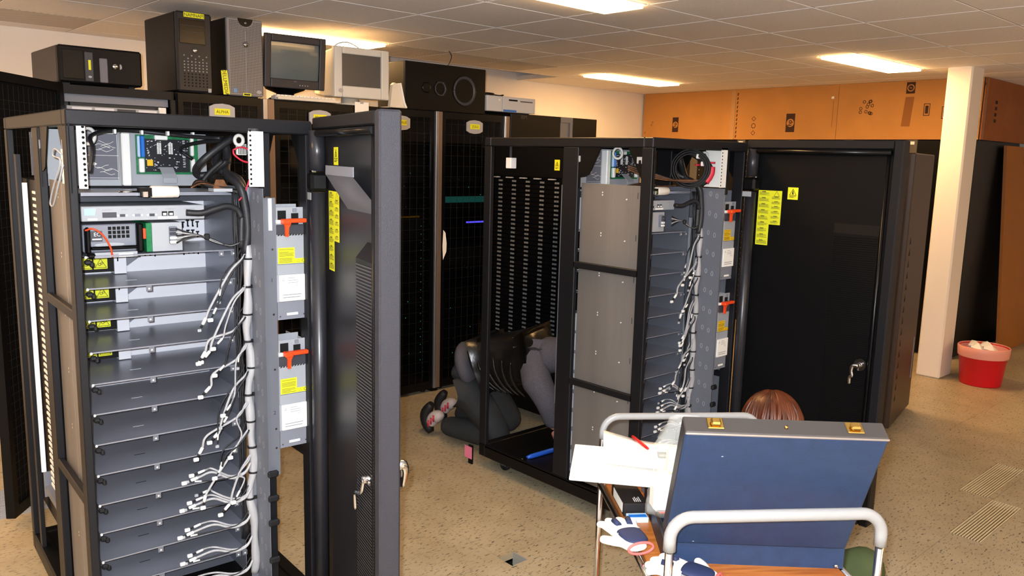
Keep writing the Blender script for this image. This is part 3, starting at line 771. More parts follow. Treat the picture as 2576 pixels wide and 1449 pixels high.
def harness(t, lit):
    rnd = random.Random(11 if lit else 23)
    u, v = .506, -.012
    pts = []
    for k in range(26):
        z = 1.43-k*.046
        pts.append((u+.006*math.sin(k*.9)+(.004 if k % 4 < 2 else -.002), v+.004*math.cos(k*.7), z))
    trunk = MB().tube(bezier(pts, 3), [.0135+.0025*math.sin(i*.55) for i in range(25*3+1)], 10).obj('cable_trunk', M_CABLEW, t)
    for k in range(10):
        p = pts[1+k*2]
        MB().tube([(p[0], p[1], p[2]-.003), (p[0], p[1], p[2]+.003)], .0165, 10).obj('tie', M_RUBBER, trunk)
        if k % 2: MB().cbox(p[0]+.012, p[0]+.034, p[1]-.008, p[1]+.006, p[2]-.006, p[2]+.006, .002).obj('tie_mount', M_RUBBER, trunk)
    # dark wires behind the trunk
    for k in range(7):
        b = (u-.014+rnd.uniform(-.008, .008), .004+rnd.uniform(0, .02))
        ps = [(b[0]+rnd.uniform(-.008, .008), b[1]+rnd.uniform(-.004, .004), 1.60-q*.12) for q in range(11)]
        MB().tube(bezier(ps, 3), .0035, 5).obj('dark_wire', M_BRAID, trunk)
    # braided looms that rise to the upper deck
    loomA = bezier([(u, -.006, 1.40), (u+.008, -.010, 1.48), (u+.002, -.008, 1.56), (u-.01, .0, 1.62), (u-.03, .06, 1.66), (u-.012, .10, 1.71), (u-.01, .12, 1.76)], 5)
    MB().tube(loomA, .014, 10).obj('braided_loom', M_BRAID, t)
    loomB = bezier([(u-.012, -.002, 1.42), (u-.006, .0, 1.52), (u+.01, .01, 1.58), (u+.0, .03, 1.64), (u-.05, .10, 1.68), (u-.02, .14, 1.745), (u+.01, .16, 1.77)], 5)
    MB().tube(loomB, .012, 10).obj('braided_loom', M_BRAID, t)
    if lit:
        MB().tube(bezier([(u-.06, .10, 1.655), (u-.10, .12, 1.65), (u-.115, .10, 1.67), (u-.105, .06, 1.70), (u-.06, .05, 1.74), (u-.01, .05, 1.775)], 5), .012, 10).obj('braided_loom', M_BRAID, t)
        for q in range(5):
            a = rnd.uniform(-.02, .02)
            MB().tube(bezier([(u-.04+a, .05, 1.70), (u-.08+a, .07, 1.66+a*.5), (u-.10, .08+a, 1.625), (u-.05, .04, 1.61), (u-.01, .01, 1.60)], 5), .008, 8).obj('dark_cable', M_RUBBER, t)
        tie = bezier([(u-.03, -.002, 1.735), (u-.005, -.008, 1.745), (u+.03, -.008, 1.73), (u+.034, -.008, 1.70), (u+.0, -.012, 1.70), (u-.028, -.008, 1.72), (u-.03, -.004, 1.735)], 5)
        MB().tube(tie, .003, 6).obj('red_tie', M_RED, t)
        MB().tube(bezier([(u+.034, -.01, 1.69), (u+.02, -.012, 1.65), (u+.0, -.014, 1.60), (u-.02, -.016, 1.575)], 5), .0026, 6).obj('red_tie', M_RED, t)
        MB().tube(bezier([(.06, .02, 1.66), (.075, .04, 1.73), (.085, .10, 1.765), (.16, .2, 1.785), (.26, .25, 1.788), (.38, .2, 1.778), (.46, .06, 1.772)], 6), .006, 8).obj('top_cable', M_BRAID, t)
        for x in (.17, .25, .33, .41): MB().cbox(x, x+.007, .18, .2, 1.776, 1.79, .001).obj('cable_marker', M_WHITE, t)
        MB().tube(bezier([(u-.01, .05, 1.765), (u-.06, .2, 1.76), (u-.10, .3, 1.735), (u-.06, .3, 1.70)], 5), .006, 6).obj('dark_cable', M_RUBBER, t)
        MB().cbox(u-.01, u+.022, .01, .03, 1.72, 1.755, .003).obj('loom_label', M_PAPER, t)
        x = MB()
        for q in range(6): x.box(u-.008+q*.005, u-.0055+q*.005, .0085, .0098, 1.722, 1.753)
        x.obj('loom_print', M_INK, t)
        MB().box(.415, .475, .01, .06, 1.602, 1.612).obj('flat_connector', M_LGREY, t)
        MB().prism([(.42, 1.612), (.47, 1.612), (.455, 1.64), (.43, 1.64)], 'y', .03, .033).obj('flat_cable', M_COPPER, t)
        for q in range(6): MB().tube(bezier([(.34, -.002, 1.615), (.38, .02+q*.006, 1.628+q*.002), (.44, .03, 1.618), (.49, .01, 1.612)], 5), .0022, 5).obj('thin_wire', M_COPPER if q % 3 == 0 else M_RUBBER, t)
    else:
        MB.DEF = None
        cu, cv, cz = .45, .12, 1.705
        for q in range(7):
            rr = .070+q*.0035
            ps = [(cu+rr*math.cos(a)*.61+.006*(q % 3), cv-rr*math.cos(a)*.79, cz+rr*math.sin(a)) for a in [2*math.pi*k/32 for k in range(33)]]
            MB().tube(ps, .0042, 6, cap=False).obj('coiled_cable', M_RUBBER if q != 2 else M_COPPER, t)
        for q in range(6): MB().tube(bezier([(.16, .27, 1.715-q*.004), (.23, .235, 1.695-q*.005), (.32, .18, 1.665-q*.003), (.42, .13, 1.638+q*.002), (.49, .08, 1.65)], 6), .0045, 6).obj('brown_cable', M_COPPER if q % 2 else M_RUBBER, t)
        MB().tube(bezier([(.44, .16, 1.80), (.475, .13, 1.775), (.52, .08, 1.735), (.535, .06, 1.70), (.525, .06, 1.66), (.50, .09, 1.63)], 6), .014, 10).obj('coil_loom', M_RUBBER, t)
        MB().tube(bezier([(.535, .055, 1.715), (.53, .055, 1.68), (.512, .07, 1.64)], 6), .0165, 10).obj('red_tie', M_RED, t)
        for q in range(4): MB().tube([(.525-.012*q, .062+.02*q, 1.735-.004*q), (.545-.012*q, .045+.02*q, 1.735-.004*q)], .005, 6).obj('red_tie', M_RED, t)
        for (a_, b_, c_) in ((.475, .115, 1.765), (.495, .10, 1.73)): MB().cbox(a_-.012, a_+.014, b_-.024, b_-.014, c_-.012, c_+.010, .002).obj('cable_tag', M_PAPER, t)
        for q in range(6): MB().tube(bezier([(.10, .26, 1.612), (.2+.02*q, .24, 1.622+.004*(q % 3)), (.33, .22, 1.616), (.45, .2, 1.62)], 5), .003, 5).obj('thin_wire', M_COPPER if q % 2 else M_RUBBER, t)
        MB.DEF = HAR
    # side branch to the controller and terminal block
    MB().tube(bezier([(.325, .006, 1.538), (.37, -.002, 1.536), (.41, -.006, 1.548), (.45, -.008, 1.557), (.482, -.008, 1.545), (.495, -.008, 1.52)], 5), .010, 10).obj('braided_branch', M_BRAID, t)
    for q in range(5): MB().tube(bezier([(.288, -.008, 1.49-q*.011), (.32, -.012, 1.478-q*.004), (.36, -.014, 1.466), (.40, -.014, 1.452-q*.002), (.45, -.014, 1.428+q*.001), (.485, -.012, 1.438), (.50, -.012, 1.45)], 5), .0026, 6).obj('lead', M_CABLEW if q % 2 else M_RUBBER, t)
    MB().cbox(.372, .388, -.02, -.008, 1.452, 1.472, .003).obj('lead_tie', M_RUBBER, t)
    # one branch of leads for every shelf: the upper ones hang, the lower ones lie on their shelf
    def lead(P, r, m, tip):
        MB().tube(bezier(P, 6), r, 6).obj('branch_lead', m, t)
        a = Vector(P[-1]); d = (a-Vector(P[-2])).normalized()
        if tip == 'none': return
        MB().tube([a-d*.024, a-d*.002], r*1.35, 6).obj('sleeve', M_WHITE, t)
        MB().tube([a-d*.002, a+d*.010], r*.9, 6).obj('collar', M_RUBBER, t)
        c = a+d*.020
        sx = (.0085, .005, .006) if tip == 'white' else (.006, .004, .005)
        MB().cbox(c.x-sx[0], c.x+sx[0], c.y-sx[1], c.y+sx[1], c.z-sx[2], c.z+sx[2], .002).obj('connector', M_WHITE if tip == 'white' else M_LGREY, t)
    for i in range(8):                                # hanging branches
        z0 = 1.40-i*.098
        for q in range(2):
            dx = rnd.uniform(.085, .18) if q == 0 else rnd.uniform(.05, .13)
            dz = rnd.uniform(.13, .23)
            x1 = u-dx; zz = z0-dz
            y = -.016-.012*q
            P = [(u-.004, -.016, z0), (u-.018, y, z0-.018), (u-.045-rnd.uniform(0, .015), y-.004, z0-.055), (x1+.028, y-.004, zz+.06), (x1+.012+rnd.uniform(-.01, .01), y-.002, zz+.02), (x1, y, zz)]
            lead(P, .0042 if q == 0 else .0028, M_CABLEW if q == 0 or i % 2 else M_BRAID, 'white' if rnd.random() < .7 else 'grey')
        if i % 2 == 0:
            x1 = u-rnd.uniform(.04, .13); zz = z0-rnd.uniform(.12, .26)
            lead([(u-.012, -.006, z0+.02), (u-.04, -.02, z0-.02), (x1+.01, -.026, (z0+zz)/2), (x1, -.024, zz)], .0022, M_BRAID, 'grey')
    for i, (dx, dz) in enumerate(((.20, -.01), (.21, -.022), (.22, .0), (.215, -.012), (.23, -.006))):   # branches lying on the lower shelves
        z0 = .665-i*.088
        zs = max([z for z in SHELF_Z if z < z0-.012] or [.278])
        for q in range(2 if i != 1 else 3):
            zz = zs+.012+.012*q
            x1 = u-dx+.03*q
            y = .004+.02*q
            P = [(u-.004, -.016, z0+.02), (u-.03, -.020, z0-.012+.004*q), (u-.075, -.014, z0-.02+.008*q), (u-.13, -.004, zz+.016), (x1+.03, y, zz+.006), (x1, y, zz)]
            lead(P, .0044 if q == 0 else .0034, M_CABLEW, 'white' if q < 2 else 'grey')
        lead([(u-.01, -.012, z0+.03), (u-.05, -.02, z0-.01), (u-.11, -.012, z0-.018), (u-dx+.01, .0, zs+.008)], .0022, M_BRAID, 'grey')

def build_door(rack, hinge, ang, L, s0, lit):
    """open rack door; local x runs from hinge to free edge, local y points to the outer side"""
    ex = Vector((math.cos(ang), math.sin(ang), 0)); z = Vector((0, 0, 1)); ey = z.cross(ex)
    inv = rack_matrix(rack).inverted()
    Mx = Matrix(((ex.x, ey.x, 0, hinge[0]), (ex.y, ey.y, 0, hinge[1]), (0, 0, 1, 0), (0, 0, 0, 1)))
    B, T = .09, 1.852
    d = MB(); d.box(.004, L-.004, .045, .066, B+.006, T-.006)
    door = d.obj('door', M_DOORPAN if lit else M_BLACK, rack, matrix=inv @ Mx)  # same door paint, lighter where the flash is close: light put into the colour
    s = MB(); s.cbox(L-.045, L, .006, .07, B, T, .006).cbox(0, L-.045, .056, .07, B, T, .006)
    s.obj('outer_skin', M_DOORSKIN if lit else M_BLACK2, door)  # lit and unlit tone of one skin, the flash painted in
    MB().cbox(.0, L-.045, .004, .056, T-.04, T-.002, .004).obj('end_flange', M_BLACK2, door); MB().cbox(.0, L-.045, .004, .056, B, B+.05, .004).obj('end_flange', M_BLACK2, door)
    g = MB(); g.cyl((.02, .008, T-.055), (L-.05, .008, T-.055), .012, 12); g.obj('seal_tube', M_BLACKG, door)
    g = MB(); g.cyl((L-.062, .012, B+.05), (L-.062, .012, T-.06), .008, 10); g.obj('seal_tube', M_BLACKG, door)
    # rounded hinge column in two lengths with the hinge knuckle between
    for (a, b, m) in ((.14, 1.60, M_BLACKG), (1.672, T-.045, M_BLACKG)):
        c = MB(); c.cyl((.03, .012, a), (.03, .012, b), .027, 24); c.obj('hinge_column', mat('hinge_paint', '#26262b', rough=.3), door)
    MB().cbox(-.002, .064, -.018, .042, 1.605, 1.668, .010).obj('hinge_block', M_BLACK, door)
    MB().cbox(.03, .07, -.016, .0, 1.668, 1.676, .002).obj('hinge_pin', M_CHROME, door)
    MB().cbox(.0, .05, -.016, -.0145, 1.575, 1.60, .0005).obj('grey_patch', M_LGREY, door)
    # stickers on the pan
    P = lambda s, zz: FM((s, .0446, zz), (1, 0, 0), (0, 0, 1))
    o = .0446
    a = .18
    yellow_leaflet(door, P(.055, 1.608), .128, .27, .166, 5)
    weight_label(door, P(.122 if lit else .212, 1.695 if lit else 1.570), .054, .058)
    # document pocket
    if lit:
        q = MB()
        q._add([(a+.0, .0, 1.665), (a+.30, .0, 1.665), (a+.30, .0, 1.694), (a+.0, .0, 1.694), (a+.0, .003, 1.665), (a+.30, .003, 1.665), (a+.30, .003, 1.694), (a+.0, .003, 1.694)],
               [(0, 1, 2, 3), (7, 6, 5, 4), (0, 4, 5, 1), (3, 2, 6, 7), (1, 5, 6, 2), (0, 3, 7, 4)])
        q._add([(a+.0, .0, 1.665), (a+.30, .0, 1.665), (a+.46, .043, 1.56), (a+.10, .043, 1.56)], [(3, 2, 1, 0), (0, 1, 2, 3)])
        q.obj('document_pocket', M_DOORPAN if not lit else M_MGREY, door)
    # louvred filter panel
    lx0, lx1 = (.478, L-.048) if lit else (.46, L-.085)
    fp = MB(); fp._add([(lx0, .044, 1.475), (lx1, .044, 1.475), (lx1, .008 if lit else .038, 1.43), (lx0, .008 if lit else .038, 1.43), (lx0, .044, .20), (lx1, .044, .20), (lx1, .008 if lit else .038, .20), (lx0, .008 if lit else .038, .20)], [(0, 1, 2, 3), (3, 2, 6, 7), (0, 3, 7, 4), (1, 5, 6, 2), (4, 7, 6, 5), (0, 4, 5, 1)]); fp = fp.obj('filter_panel', M_BLACK2 if lit else M_BLACK, door)  # panel black painted a little lighter on the flash-lit door
    m = MB()
    n = 120
    for k in range(n):
        zz = .22+k*(1.20/n); fy_ = .0075 if lit else .0375; m._add([(lx0+.004, fy_, zz), (lx1-.004, fy_, zz+.003), (lx1-.004, fy_-.001, zz+.0075), (lx0+.004, fy_-.001, zz+.0045)], [(0, 1, 2, 3)])
    m.obj('louvres', mat('louvre_grey', '#4c4c52', rough=.5) if lit else M_BLACK, fp, kind='stuff')  # flash on the louvres painted as grey, black on the unlit door
    # latch inside, lever handle outside
    ls, lz = (.60, .785) if lit else (.65, .842)
    k = MB(); k.cyl((ls, .04, lz), (ls, -.012, lz), .011, 12); k.cyl((ls, .022, lz), (ls, .012, lz), .020 if lit else .028, 16)
    if lit: k.cyl((L-.06, .0, lz), (ls, .0, lz), .006, 8)
    k.obj('latch_bolt', M_CHROME, door)
    MB().tube(bezier([(ls, -.008, lz), (ls-.005, -.012, lz-.035), (ls-.025, -.014, lz-.048), (ls-.065, -.014, lz-.063), (ls-.075, -.012, lz-.08), (ls-.075, -.01, lz-.12)] if lit else [(ls, -.008, lz), (ls-.02, -.014, lz-.004), (ls-.024, -.014, lz-.03), (ls-.02, -.014, lz-.05), (ls-.03, -.012, lz-.06), (ls-.03, -.01, lz-.09)], 5), .0065 if lit else .009, 8).obj('latch_lever', M_CHROME, door)
    hz = lz
    h = MB(); h.lathe([(0, 0), (.016, .0), (.018, -.01), (.014, -.03), (0, -.032)], 14, 'y', (L-.10, .07, hz))
    h.tube(bezier([(L-.10, .085, hz+.02), (L-.10, .11, hz+.028), (L-.10, .118, hz+.005), (L-.10, .112, hz-.04)], 5), [.012, .014, .016, .017, .017, .017, .017, .016, .016, .015, .015, .014, .013, .012, .011, .01], 10)
    h.obj('door_handle', M_CHROME, door)
    return door
def rack_matrix(o):
    return Matrix.Translation(o.location) @ Matrix.Rotation(o.rotation_euler.z, 4, 'Z')

R1 = build_rack('stripped black rack with brightly lit empty shelves, nearest the viewer on the left', (.643, 2.58, 0), math.radians(-3.2), True, False)
a1 = math.radians(-90-14.6)
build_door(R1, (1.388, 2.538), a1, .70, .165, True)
R2 = build_rack('stripped black rack in the middle that the kneeling person reaches into', (2.86, 2.23, 0), 0.0, False, True)
build_door(R2, (3.605, 2.23), math.radians(-90), .755, .12, False)
# --- END STAGE 1
# ================================================================ back row of black server cabinets
BY, BZ = 4.70, 2.05
M_GLASS = mat('smoked_glass', '#050607', rough=.06, alpha=.52)
M_DEV = mat('device_face', '#101214', rough=.4, spec=.3)
M_DEV2 = mat('device_face_grey', '#26292c', rough=.45)
M_LEDG = mat('led_green', '#40c070', rough=.4, emit='#4fd08a', estr=.8)
M_LEDB = mat('led_violet', '#5a4ae0', rough=.4, emit='#5a50ff', estr=2.0)
M_LEDC = mat('led_teal', '#2e6e66', rough=.4, emit='#2f8f84', estr=.25)
M_LEDR = mat('led_red', '#d02030', rough=.4, emit='#e02840', estr=1.5)
M_MESHD = mat('mesh_sheet', '#070708', rough=.6, spec=.15)
M_LINE = mat('grid_wire', '#1e2022', rough=.5)
def badge(parent, x, text, y, lab='name_badge'):
    m = MB(); w, h = .075, .046
    m.prism([(x-w, 1.955-h*.7), (x-w*.62, 1.955-h), (x, 1.955-h*1.12), (x+w*.62, 1.955-h), (x+w, 1.955-h*.7), (x+w, 1.955+h*.62), (x+w*.6, 1.955+h*.92), (x, 1.955+h*1.03), (x-w*.6, 1.955+h*.92), (x-w, 1.955+h*.62)], 'y', y-.012, y)
    b = m.obj(lab, mat('badge_grey', '#a9a9ac', rough=.35), parent)
    s = MB(); s.box(x-.046, x+.046, y-.0135, y-.012, 1.955-.017, 1.955+.019); s.obj('yellow_strip', M_YELLOW, b)
    t = MB(); t.T = front(x, y-.0138, 1.956); t.text(text, .017, (0, 0, 0), stretch=.95); t.obj('lettering', M_INK, b)
def server_cabinet(x0, x1, label, name=None, door=True, seed=0, top=BZ, depth=.85, y0=BY):
    t = thing('server_cabinet', label, 'server cabinet', (x0, y0, 0), group='back row server cabinets')
    w = x1-x0; g = .001
    MB().box(g, .02, .02, depth, .02, top).obj('side_panel', M_BLACK, t)
    MB().box(w-.02, w-g, .02, depth, .02, top).obj('side_panel', M_BLACK, t)
    MB().box(.02, w-.02, .02, depth, top-.02, top).obj('top_panel', M_BLACK, t)
    MB().box(.02, w-.02, depth-.02, depth, .02, top-.02).obj('back_panel', M_BLACK, t)
    MB().box(.02, w-.02, .02, depth-.02, .02, .08).obj('plinth', M_BLACK, t)
    for u in (.05, w-.05):
        for q in (.06, depth-.06): MB().cyl((u, q, 0), (u, q, .021), .02, 10).obj('foot', M_RUBBER, t)
    rnd = random.Random(seed)
    for u in (.035, w-.06):
        r = MB().box(u, u+.022, .06, .065, .1, top-.04).obj('mounting_rail', M_DEV2, t)
        h = MB(); h.T = front(u+.011, .0595, 0)
        for k in range(60): h.quad((-.0035, .12+k*.03, 0), (.0035, .12+k*.03, 0), (.0035, .127+k*.03, 0), (-.0035, .127+k*.03, 0))
        h.obj('rail_holes', M_LGREY, r, kind='stuff')
    for q in range(18):
        d_ = MB(); d_.T = front(w-.085, .0425, .25+q*.058); d_.disc((0, 0, 0), .003, 6); d_.obj('indicator', M_LEDG, t)
    z = .14
    while z < top-.16:
        hgt = rnd.choice((.044, .044, .088, .132, .176, .22))
        hgt = min(hgt, top-.06-z)
        if rnd.random() < .86:
            d = MB().cbox(.06, w-.065, .045, .6, z+.002, z+hgt-.002, .002).obj('rack_unit', rnd.choice((M_DEV, M_DEV, M_DEV2)), t)
            kind = rnd.random()
            if kind < .35:
                for q in range(rnd.randint(3, 8)):
                    s = MB(); s.T = front(.075+q*.05, .0445, z+hgt*.5); s.quad((0, -.004, 0), (.028, -.004, 0), (.028, .004, 0), (0, .004, 0)); s.obj('bay', M_DGREY, d)
            for q in range(rnd.randint(1, 4)):
                s = MB(); s.T = front(rnd.uniform(.09, w-.09), .0445, z+hgt*rnd.uniform(.25, .75)); s.disc((0, 0, 0), .0035, 8); s.obj('indicator', rnd.choice((M_LEDG, M_LGREY, M_LGREY, M_WHITE)), d)
        z += hgt
    if door:
        f = MB(); f.box(.004, .034, 0, .018, .03, top-.004).box(w-.034, w-.004, 0, .018, .03, top-.004).box(.034, w-.034, 0, .018, top-.05, top-.004).box(.034, w-.034, 0, .018, .03, .09)
        dr = f.obj('door', M_BLACKG, t)
        MB().box(.034, w-.034, .007, .011, .09, top-.05).obj('smoked_pane', M_GLASS, dr)
        ln = MB(); n = 9
        for k in range(1, n):
            x = .034+(w-.068)*k/n; ln.box(x-.0008, x+.0008, .0055, .007, .09, top-.05)
        for k in range(1, 26): ln.box(.034, w-.034, .006, .007, .09+k*.075-.0005, .09+k*.075+.0005)
        ln.obj('etched_grid', M_LINE, dr, kind='stuff')
        if name: badge(dr, w/2, name, 0)
    return t
def silver_strip(x0, x1, label):
    t = thing('joining_strip', label, 'metal strip', (x0, BY-.012, 0), group='metal strips between the back cabinets')
    w = x1-x0
    MB().cbox(.001, w*.38, 0, .03, .03, BZ-.002, .002).obj('bright_edge', M_SILVER, t)
    MB().cbox(w*.40, w-.001, .004, .03, .03, BZ-.002, .002).obj('brown_edge', mat('bronze_strip', '#7d6a5c', rough=.4, metal=.4), t)
    MB().box(.002, w-.002, .03, .2, .0, BZ-.01).obj('spine', M_BLACK, t)
# open cabinet at the far left with its swung-out mesh door
c0 = server_cabinet(1.15, 1.735, 'open black cabinet with a pale server on top shelf, left of ALPHA', door=False, seed=3)
MB().box(.02, .565, .0, .02, BZ-.045, BZ-.001).obj('top_fascia', M_BLACK2, c0)
MB().box(.03, .555, .03, .034, 1.965, 2.005).obj('grey_fascia', M_MGREY, c0)
for u in (.0, .56): MB().box(u, u+.025, 0, .02, .03, BZ-.045).obj('front_post', M_BLACK2, c0)
sv = MB().cbox(.035, .50, .01, .6, 1.90, 1.945, .002).obj('pale_server', M_LGREY, c0)
for k in range(4):
    s = MB(); s.T = front(.06+k*.11, .0095, 1.905); s.quad((0, 0, 0), (.095, 0, 0), (.095, .034, 0), (0, .034, 0)); s.obj('drive_front', M_WHITEM if k != 2 else M_DGREY, sv)
MB().box(.5, .54, .02, .03, 1.88, 1.96).obj('ear', M_WHITE, c0)
import mathutils
def far_left_door():
    hinge = (1.15, 4.685); ang = math.atan2(4.10-4.685, .70-1.15)
    Mx = Matrix.Translation(Vector((hinge[0]-1.15, hinge[1]-BY, 0))) @ Matrix.Rotation(ang, 4, 'Z')
    L = .74
    f = MB(); f.box(.0, .04, -.02, .02, .05, BZ).box(L-.04, L, -.02, .02, .05, BZ).box(.04, L-.04, -.02, .02, BZ-.04, BZ).box(.04, L-.04, -.02, .02, .05, .10)
    d = f.obj('door', M_BLACK, c0, matrix=Mx)
    MB().box(.04, L-.04, -.004, .004, .10, BZ-.04).obj('mesh_sheet', M_MESHD, d)
    m = MB()
    for k in range(46):
        z = .13+k*.04; m.box(.05, L-.05, .0042, .0056, z, z+.0012)
    for k in range(15): m.box(.06+k*.045, .061+k*.045, .0042, .0056, .1, BZ-.05)
    m.obj('mesh_wires', M_LINE, d, kind='stuff')
    MB().cbox(.30, .34, .02, .03, 1.0, 1.05, .004).obj('catch', M_SILVER, d)
far_left_door()
server_cabinet(1.745, 2.25, 'black glass-door cabinet with the yellow ALPHA name badge', 'ALPHA', seed=5)
silver_strip(2.25, 2.325, 'bright metal strip between the ALPHA and BRAVO cabinets')
server_cabinet(2.325, 2.935, 'black glass-door cabinet with the yellow BRAVO name badge', 'BRAVO', seed=8)
cC = server_cabinet(2.945, 3.545, 'black glass-door cabinet with the yellow CHARLIE name badge', 'CHARLIE', seed=9)
silver_strip(3.545, 3.605, 'tall bright metal strip between the CHARLIE and ZULU cabinets')
cZ = server_cabinet(3.605, 4.195, 'black glass-door cabinet with the yellow ZULU name badge', 'ZULU', seed=14)
silver_strip(4.195, 4.25, 'short visible metal strip between ZULU and the plain IBM cabinet')
ib = server_cabinet(4.25, 5.24, 'wide plain black cabinet marked IBM with a grey upright', door=False, seed=15, top=2.075)
MB().cbox(.004, .55, -.012, .03, .03, 2.073, .004).obj('front_panel', M_BLACK, ib)
MB().cbox(.69, .986, -.012, .03, .03, 2.073, .004).obj('front_panel', M_BLACK, ib)
gu = MB().box(.55, .69, -.012, .03, 2.03, 2.073).box(.66, .69, -.012, .03, .03, 2.03).box(.55, .66, .0, .03, .03, 2.03).obj('grey_upright', mat('upright_grey', '#77777c', rough=.4), ib)
tm = MB(); tm.T = front(.14, -.0125, 2.05); tm.text('IBM', .03, (0, 0, 0)); tm.obj('lettering', M_DGREY, ib)
# lit details behind the glass
s = MB(); s.T = front(.06, .03, 1.40); s.quad((0, 0, 0), (.42, 0, 0), (.42, .045, 0), (0, .045, 0)); s.obj('teal_display', M_LEDC, cZ)
s = MB(); s.T = front(.26, .03, 1.245); s.quad((0, 0, 0), (.20, 0, 0), (.20, .012, 0), (0, .012, 0)); s.obj('violet_display', M_LEDB, cZ)
s = MB(); s.T = front(.33, .03, 1.30); s.quad((0, 0, 0), (.16, .0, 0), (.16, .012, 0), (0, .012, 0)); s.obj('yellow_tape', M_YELLOWO, cC)
s = MB(); s.T = front(.02, -.003, .985); s._add([(0, 0, 0), (.03, .06, 0), (.032, .12, 0), (.02, .2, 0), (0, .22, 0), (-.006, .1, 0)], [(0, 1, 2, 3, 4, 5)]); s.obj('torn_sticker', M_PAPER, cZ)

# ---------------------------------------------------------------- things on top of the back row
def yellow_tape(parent, T, w, h, text=None, rot=0.0, ts=.02):
    m = MB(); m.T = T; m.box(-w/2, w/2, -h/2, h/2, 0, .0012); o = m.obj('label', M_YELLOW, parent)
    if text:
        m = MB(); m.T = T; m.text(text, ts, (0, 0, .0016), rot); m.obj('lettering', M_INK, o)
    return o
# desktop lying on its side
t = thing('desktop_computer', 'black desktop computer lying flat on the far left cabinet', 'computer', (1.155, 4.70, BZ))
b = MB().cbox(0, .41, .03, .54, .012, .195, .006).obj('case', mat('brown_black', '#2a2220', rough=.5), t)
fr = MB().cbox(.0, .41, .0, .03, .01, .197, .010).obj('front_bezel', M_BLACK, t)
MB().cbox(.02, .12, -.003, .002, .03, .175, .002).obj('drive_cover', M_BLACKG, fr)
MB().cbox(.125, .165, -.004, .002, .022, .17, .002).obj('bay_strip', M_DGREY, fr)
MB().cbox(.195, .235, -.006, .002, .02, .145, .004).obj('grey_handle', mat('bezel_grey', '#6b6b74', rough=.4), fr)
m = MB(); m.lathe([(0, .0), (.015, 0), (.015, .006), (.011, .009), (0, .009)], 18, 'y', (.272, 0, .108)); m.obj('round_emblem', M_CHROME, fr)
m = MB(); m.T = front(.30, -.0006, .108); m._add([(-.004, -.014, 0), (.005, -.009, 0), (.007, 0, 0), (.003, .012, 0), (-.004, .014, 0)], [(0, 1, 2, 3, 4)]); m.obj('power_button', M_LGREY, fr)
yellow_tape(fr, front(.147, -.0045, .105), .012, .05)
m = MB(); m.T = front(.147, -.0045, .045); m.disc((0, 0, 0), .009, 14, .006); m.obj('oval_logo', M_LGREY, fr)
for k in range(4): MB().box((.03, .35)[k % 2], (.06, .38)[k % 2], (.04, .46)[k//2], (.07, .49)[k//2], 0, .012).obj('foot', M_RUBBER, t)
# tower with the NAMNAM label
t = thing('tower_computer', 'black tower computer with a yellow NAMNAM label on top', 'computer', (1.755, 4.70, BZ), group='tower computers on the back row')
MB().cbox(0, .2, .03, .50, .01, .44, .006).obj('case', M_BLACK, t)
fr = MB().cbox(0, .2, 0, .03, .006, .442, .010).obj('front_bezel', mat('bezel_black', '#1b1c22', rough=.45), t)
MB().cbox(.015, .16, -.003, .002, .27, .40, .002).obj('drive_door', M_BLACKG, fr)
for k in range(3): MB().box(.02, .155, -.0042, -.003, .30+k*.033, .302+k*.033).obj('drive_gap', M_DGREY, fr)
m = MB(); m.lathe([(0, 0), (.014, 0), (.014, .006), (.010, .009), (0, .009)], 18, 'y', (.10, 0, .235)); m.obj('round_emblem', M_CHROME, fr)
dot = MB(); dot.lathe([(0, 0), (.0042, 0), (.0042, .002), (0, .003)], 8, 'y'); dm = dot.mesh('vent_stud'); dm.materials.append(M_LGREY)
dot2 = MB(); dot2.lathe([(0, 0), (.0042, 0), (.0042, .001), (0, .001)], 8, 'y'); dm2 = dot2.mesh('vent_hole'); dm2.materials.append(M_DARK)
for r in range(11):
    for c in range(7):
        if (r + c) % 2 and r < 2: continue
        link('vent_stud' if r < 6 else 'vent_hole', dm if r < 6 else dm2, fr, loc=(.038+c*.021, -.0005, .205-r*.0165))
m = MB(); m.T = front(.178, -.0006, .018); m.quad((-.009, -.008, 0), (.009, -.008, 0), (.009, .014, 0), (-.009, .014, 0)); m.obj('badge', M_LGREY, fr)
yellow_tape(fr, front(.10, -.001, .425), .115, .026, 'NAMNAM', 0, .017)
# server tower with grey mesh front
t = thing('tower_computer', 'tower server with a grey mesh front and a black half-round on top', 'computer', (2.046, 4.70, BZ), group='tower computers on the back row')
MB().cbox(0, .216, .035, .56, .01, .445, .006).obj('case', M_BLACK, t)
fr = MB().cbox(0, .216, 0, .035, .006, .447, .008).obj('front_bezel', mat('mesh_grey', '#8a8686', rough=.45), t)
h = MB(); h.T = front(0, -.0006, 0)
for r in range(46):
    for c in range(22):
        x, z = .013+c*.009, .02+r*.009
        if (x-.108)**2+(z-.447)**2 < .0026: continue
        h.quad((x, z, 0), (x+.0052, z, 0), (x+.0052, z+.0052, 0), (x, z+.0052, 0))
h.obj('mesh_openings', mat('mesh_dark', '#3a3634', rough=.7), fr, kind='stuff')
m = MB(); m.T = front(.108, -.001, .446); m._add([(.046*math.cos(a), .046*math.sin(a), .0) for a in [math.pi+math.pi*k/16 for k in range(17)]], [list(range(17))]); m.obj('lock_plate', M_BLACKG, fr)
m = MB(); m.lathe([(0, 0), (.009, 0), (.007, .006), (0, .007)], 12, 'y', (.108, -.001, .42)); m.obj('lock', M_CHROME, fr)
MB().cbox(.1065, .1095, -.004, 0, .02, .375, .001).obj('centre_trim', M_LGREY, fr)
m = MB(); m.lathe([(0, 0), (.017, 0), (.016, .006), (.008, .011), (0, .012)], 18, 'y', (.108, -.001, .30)); m.obj('round_emblem', M_CHROME, fr)
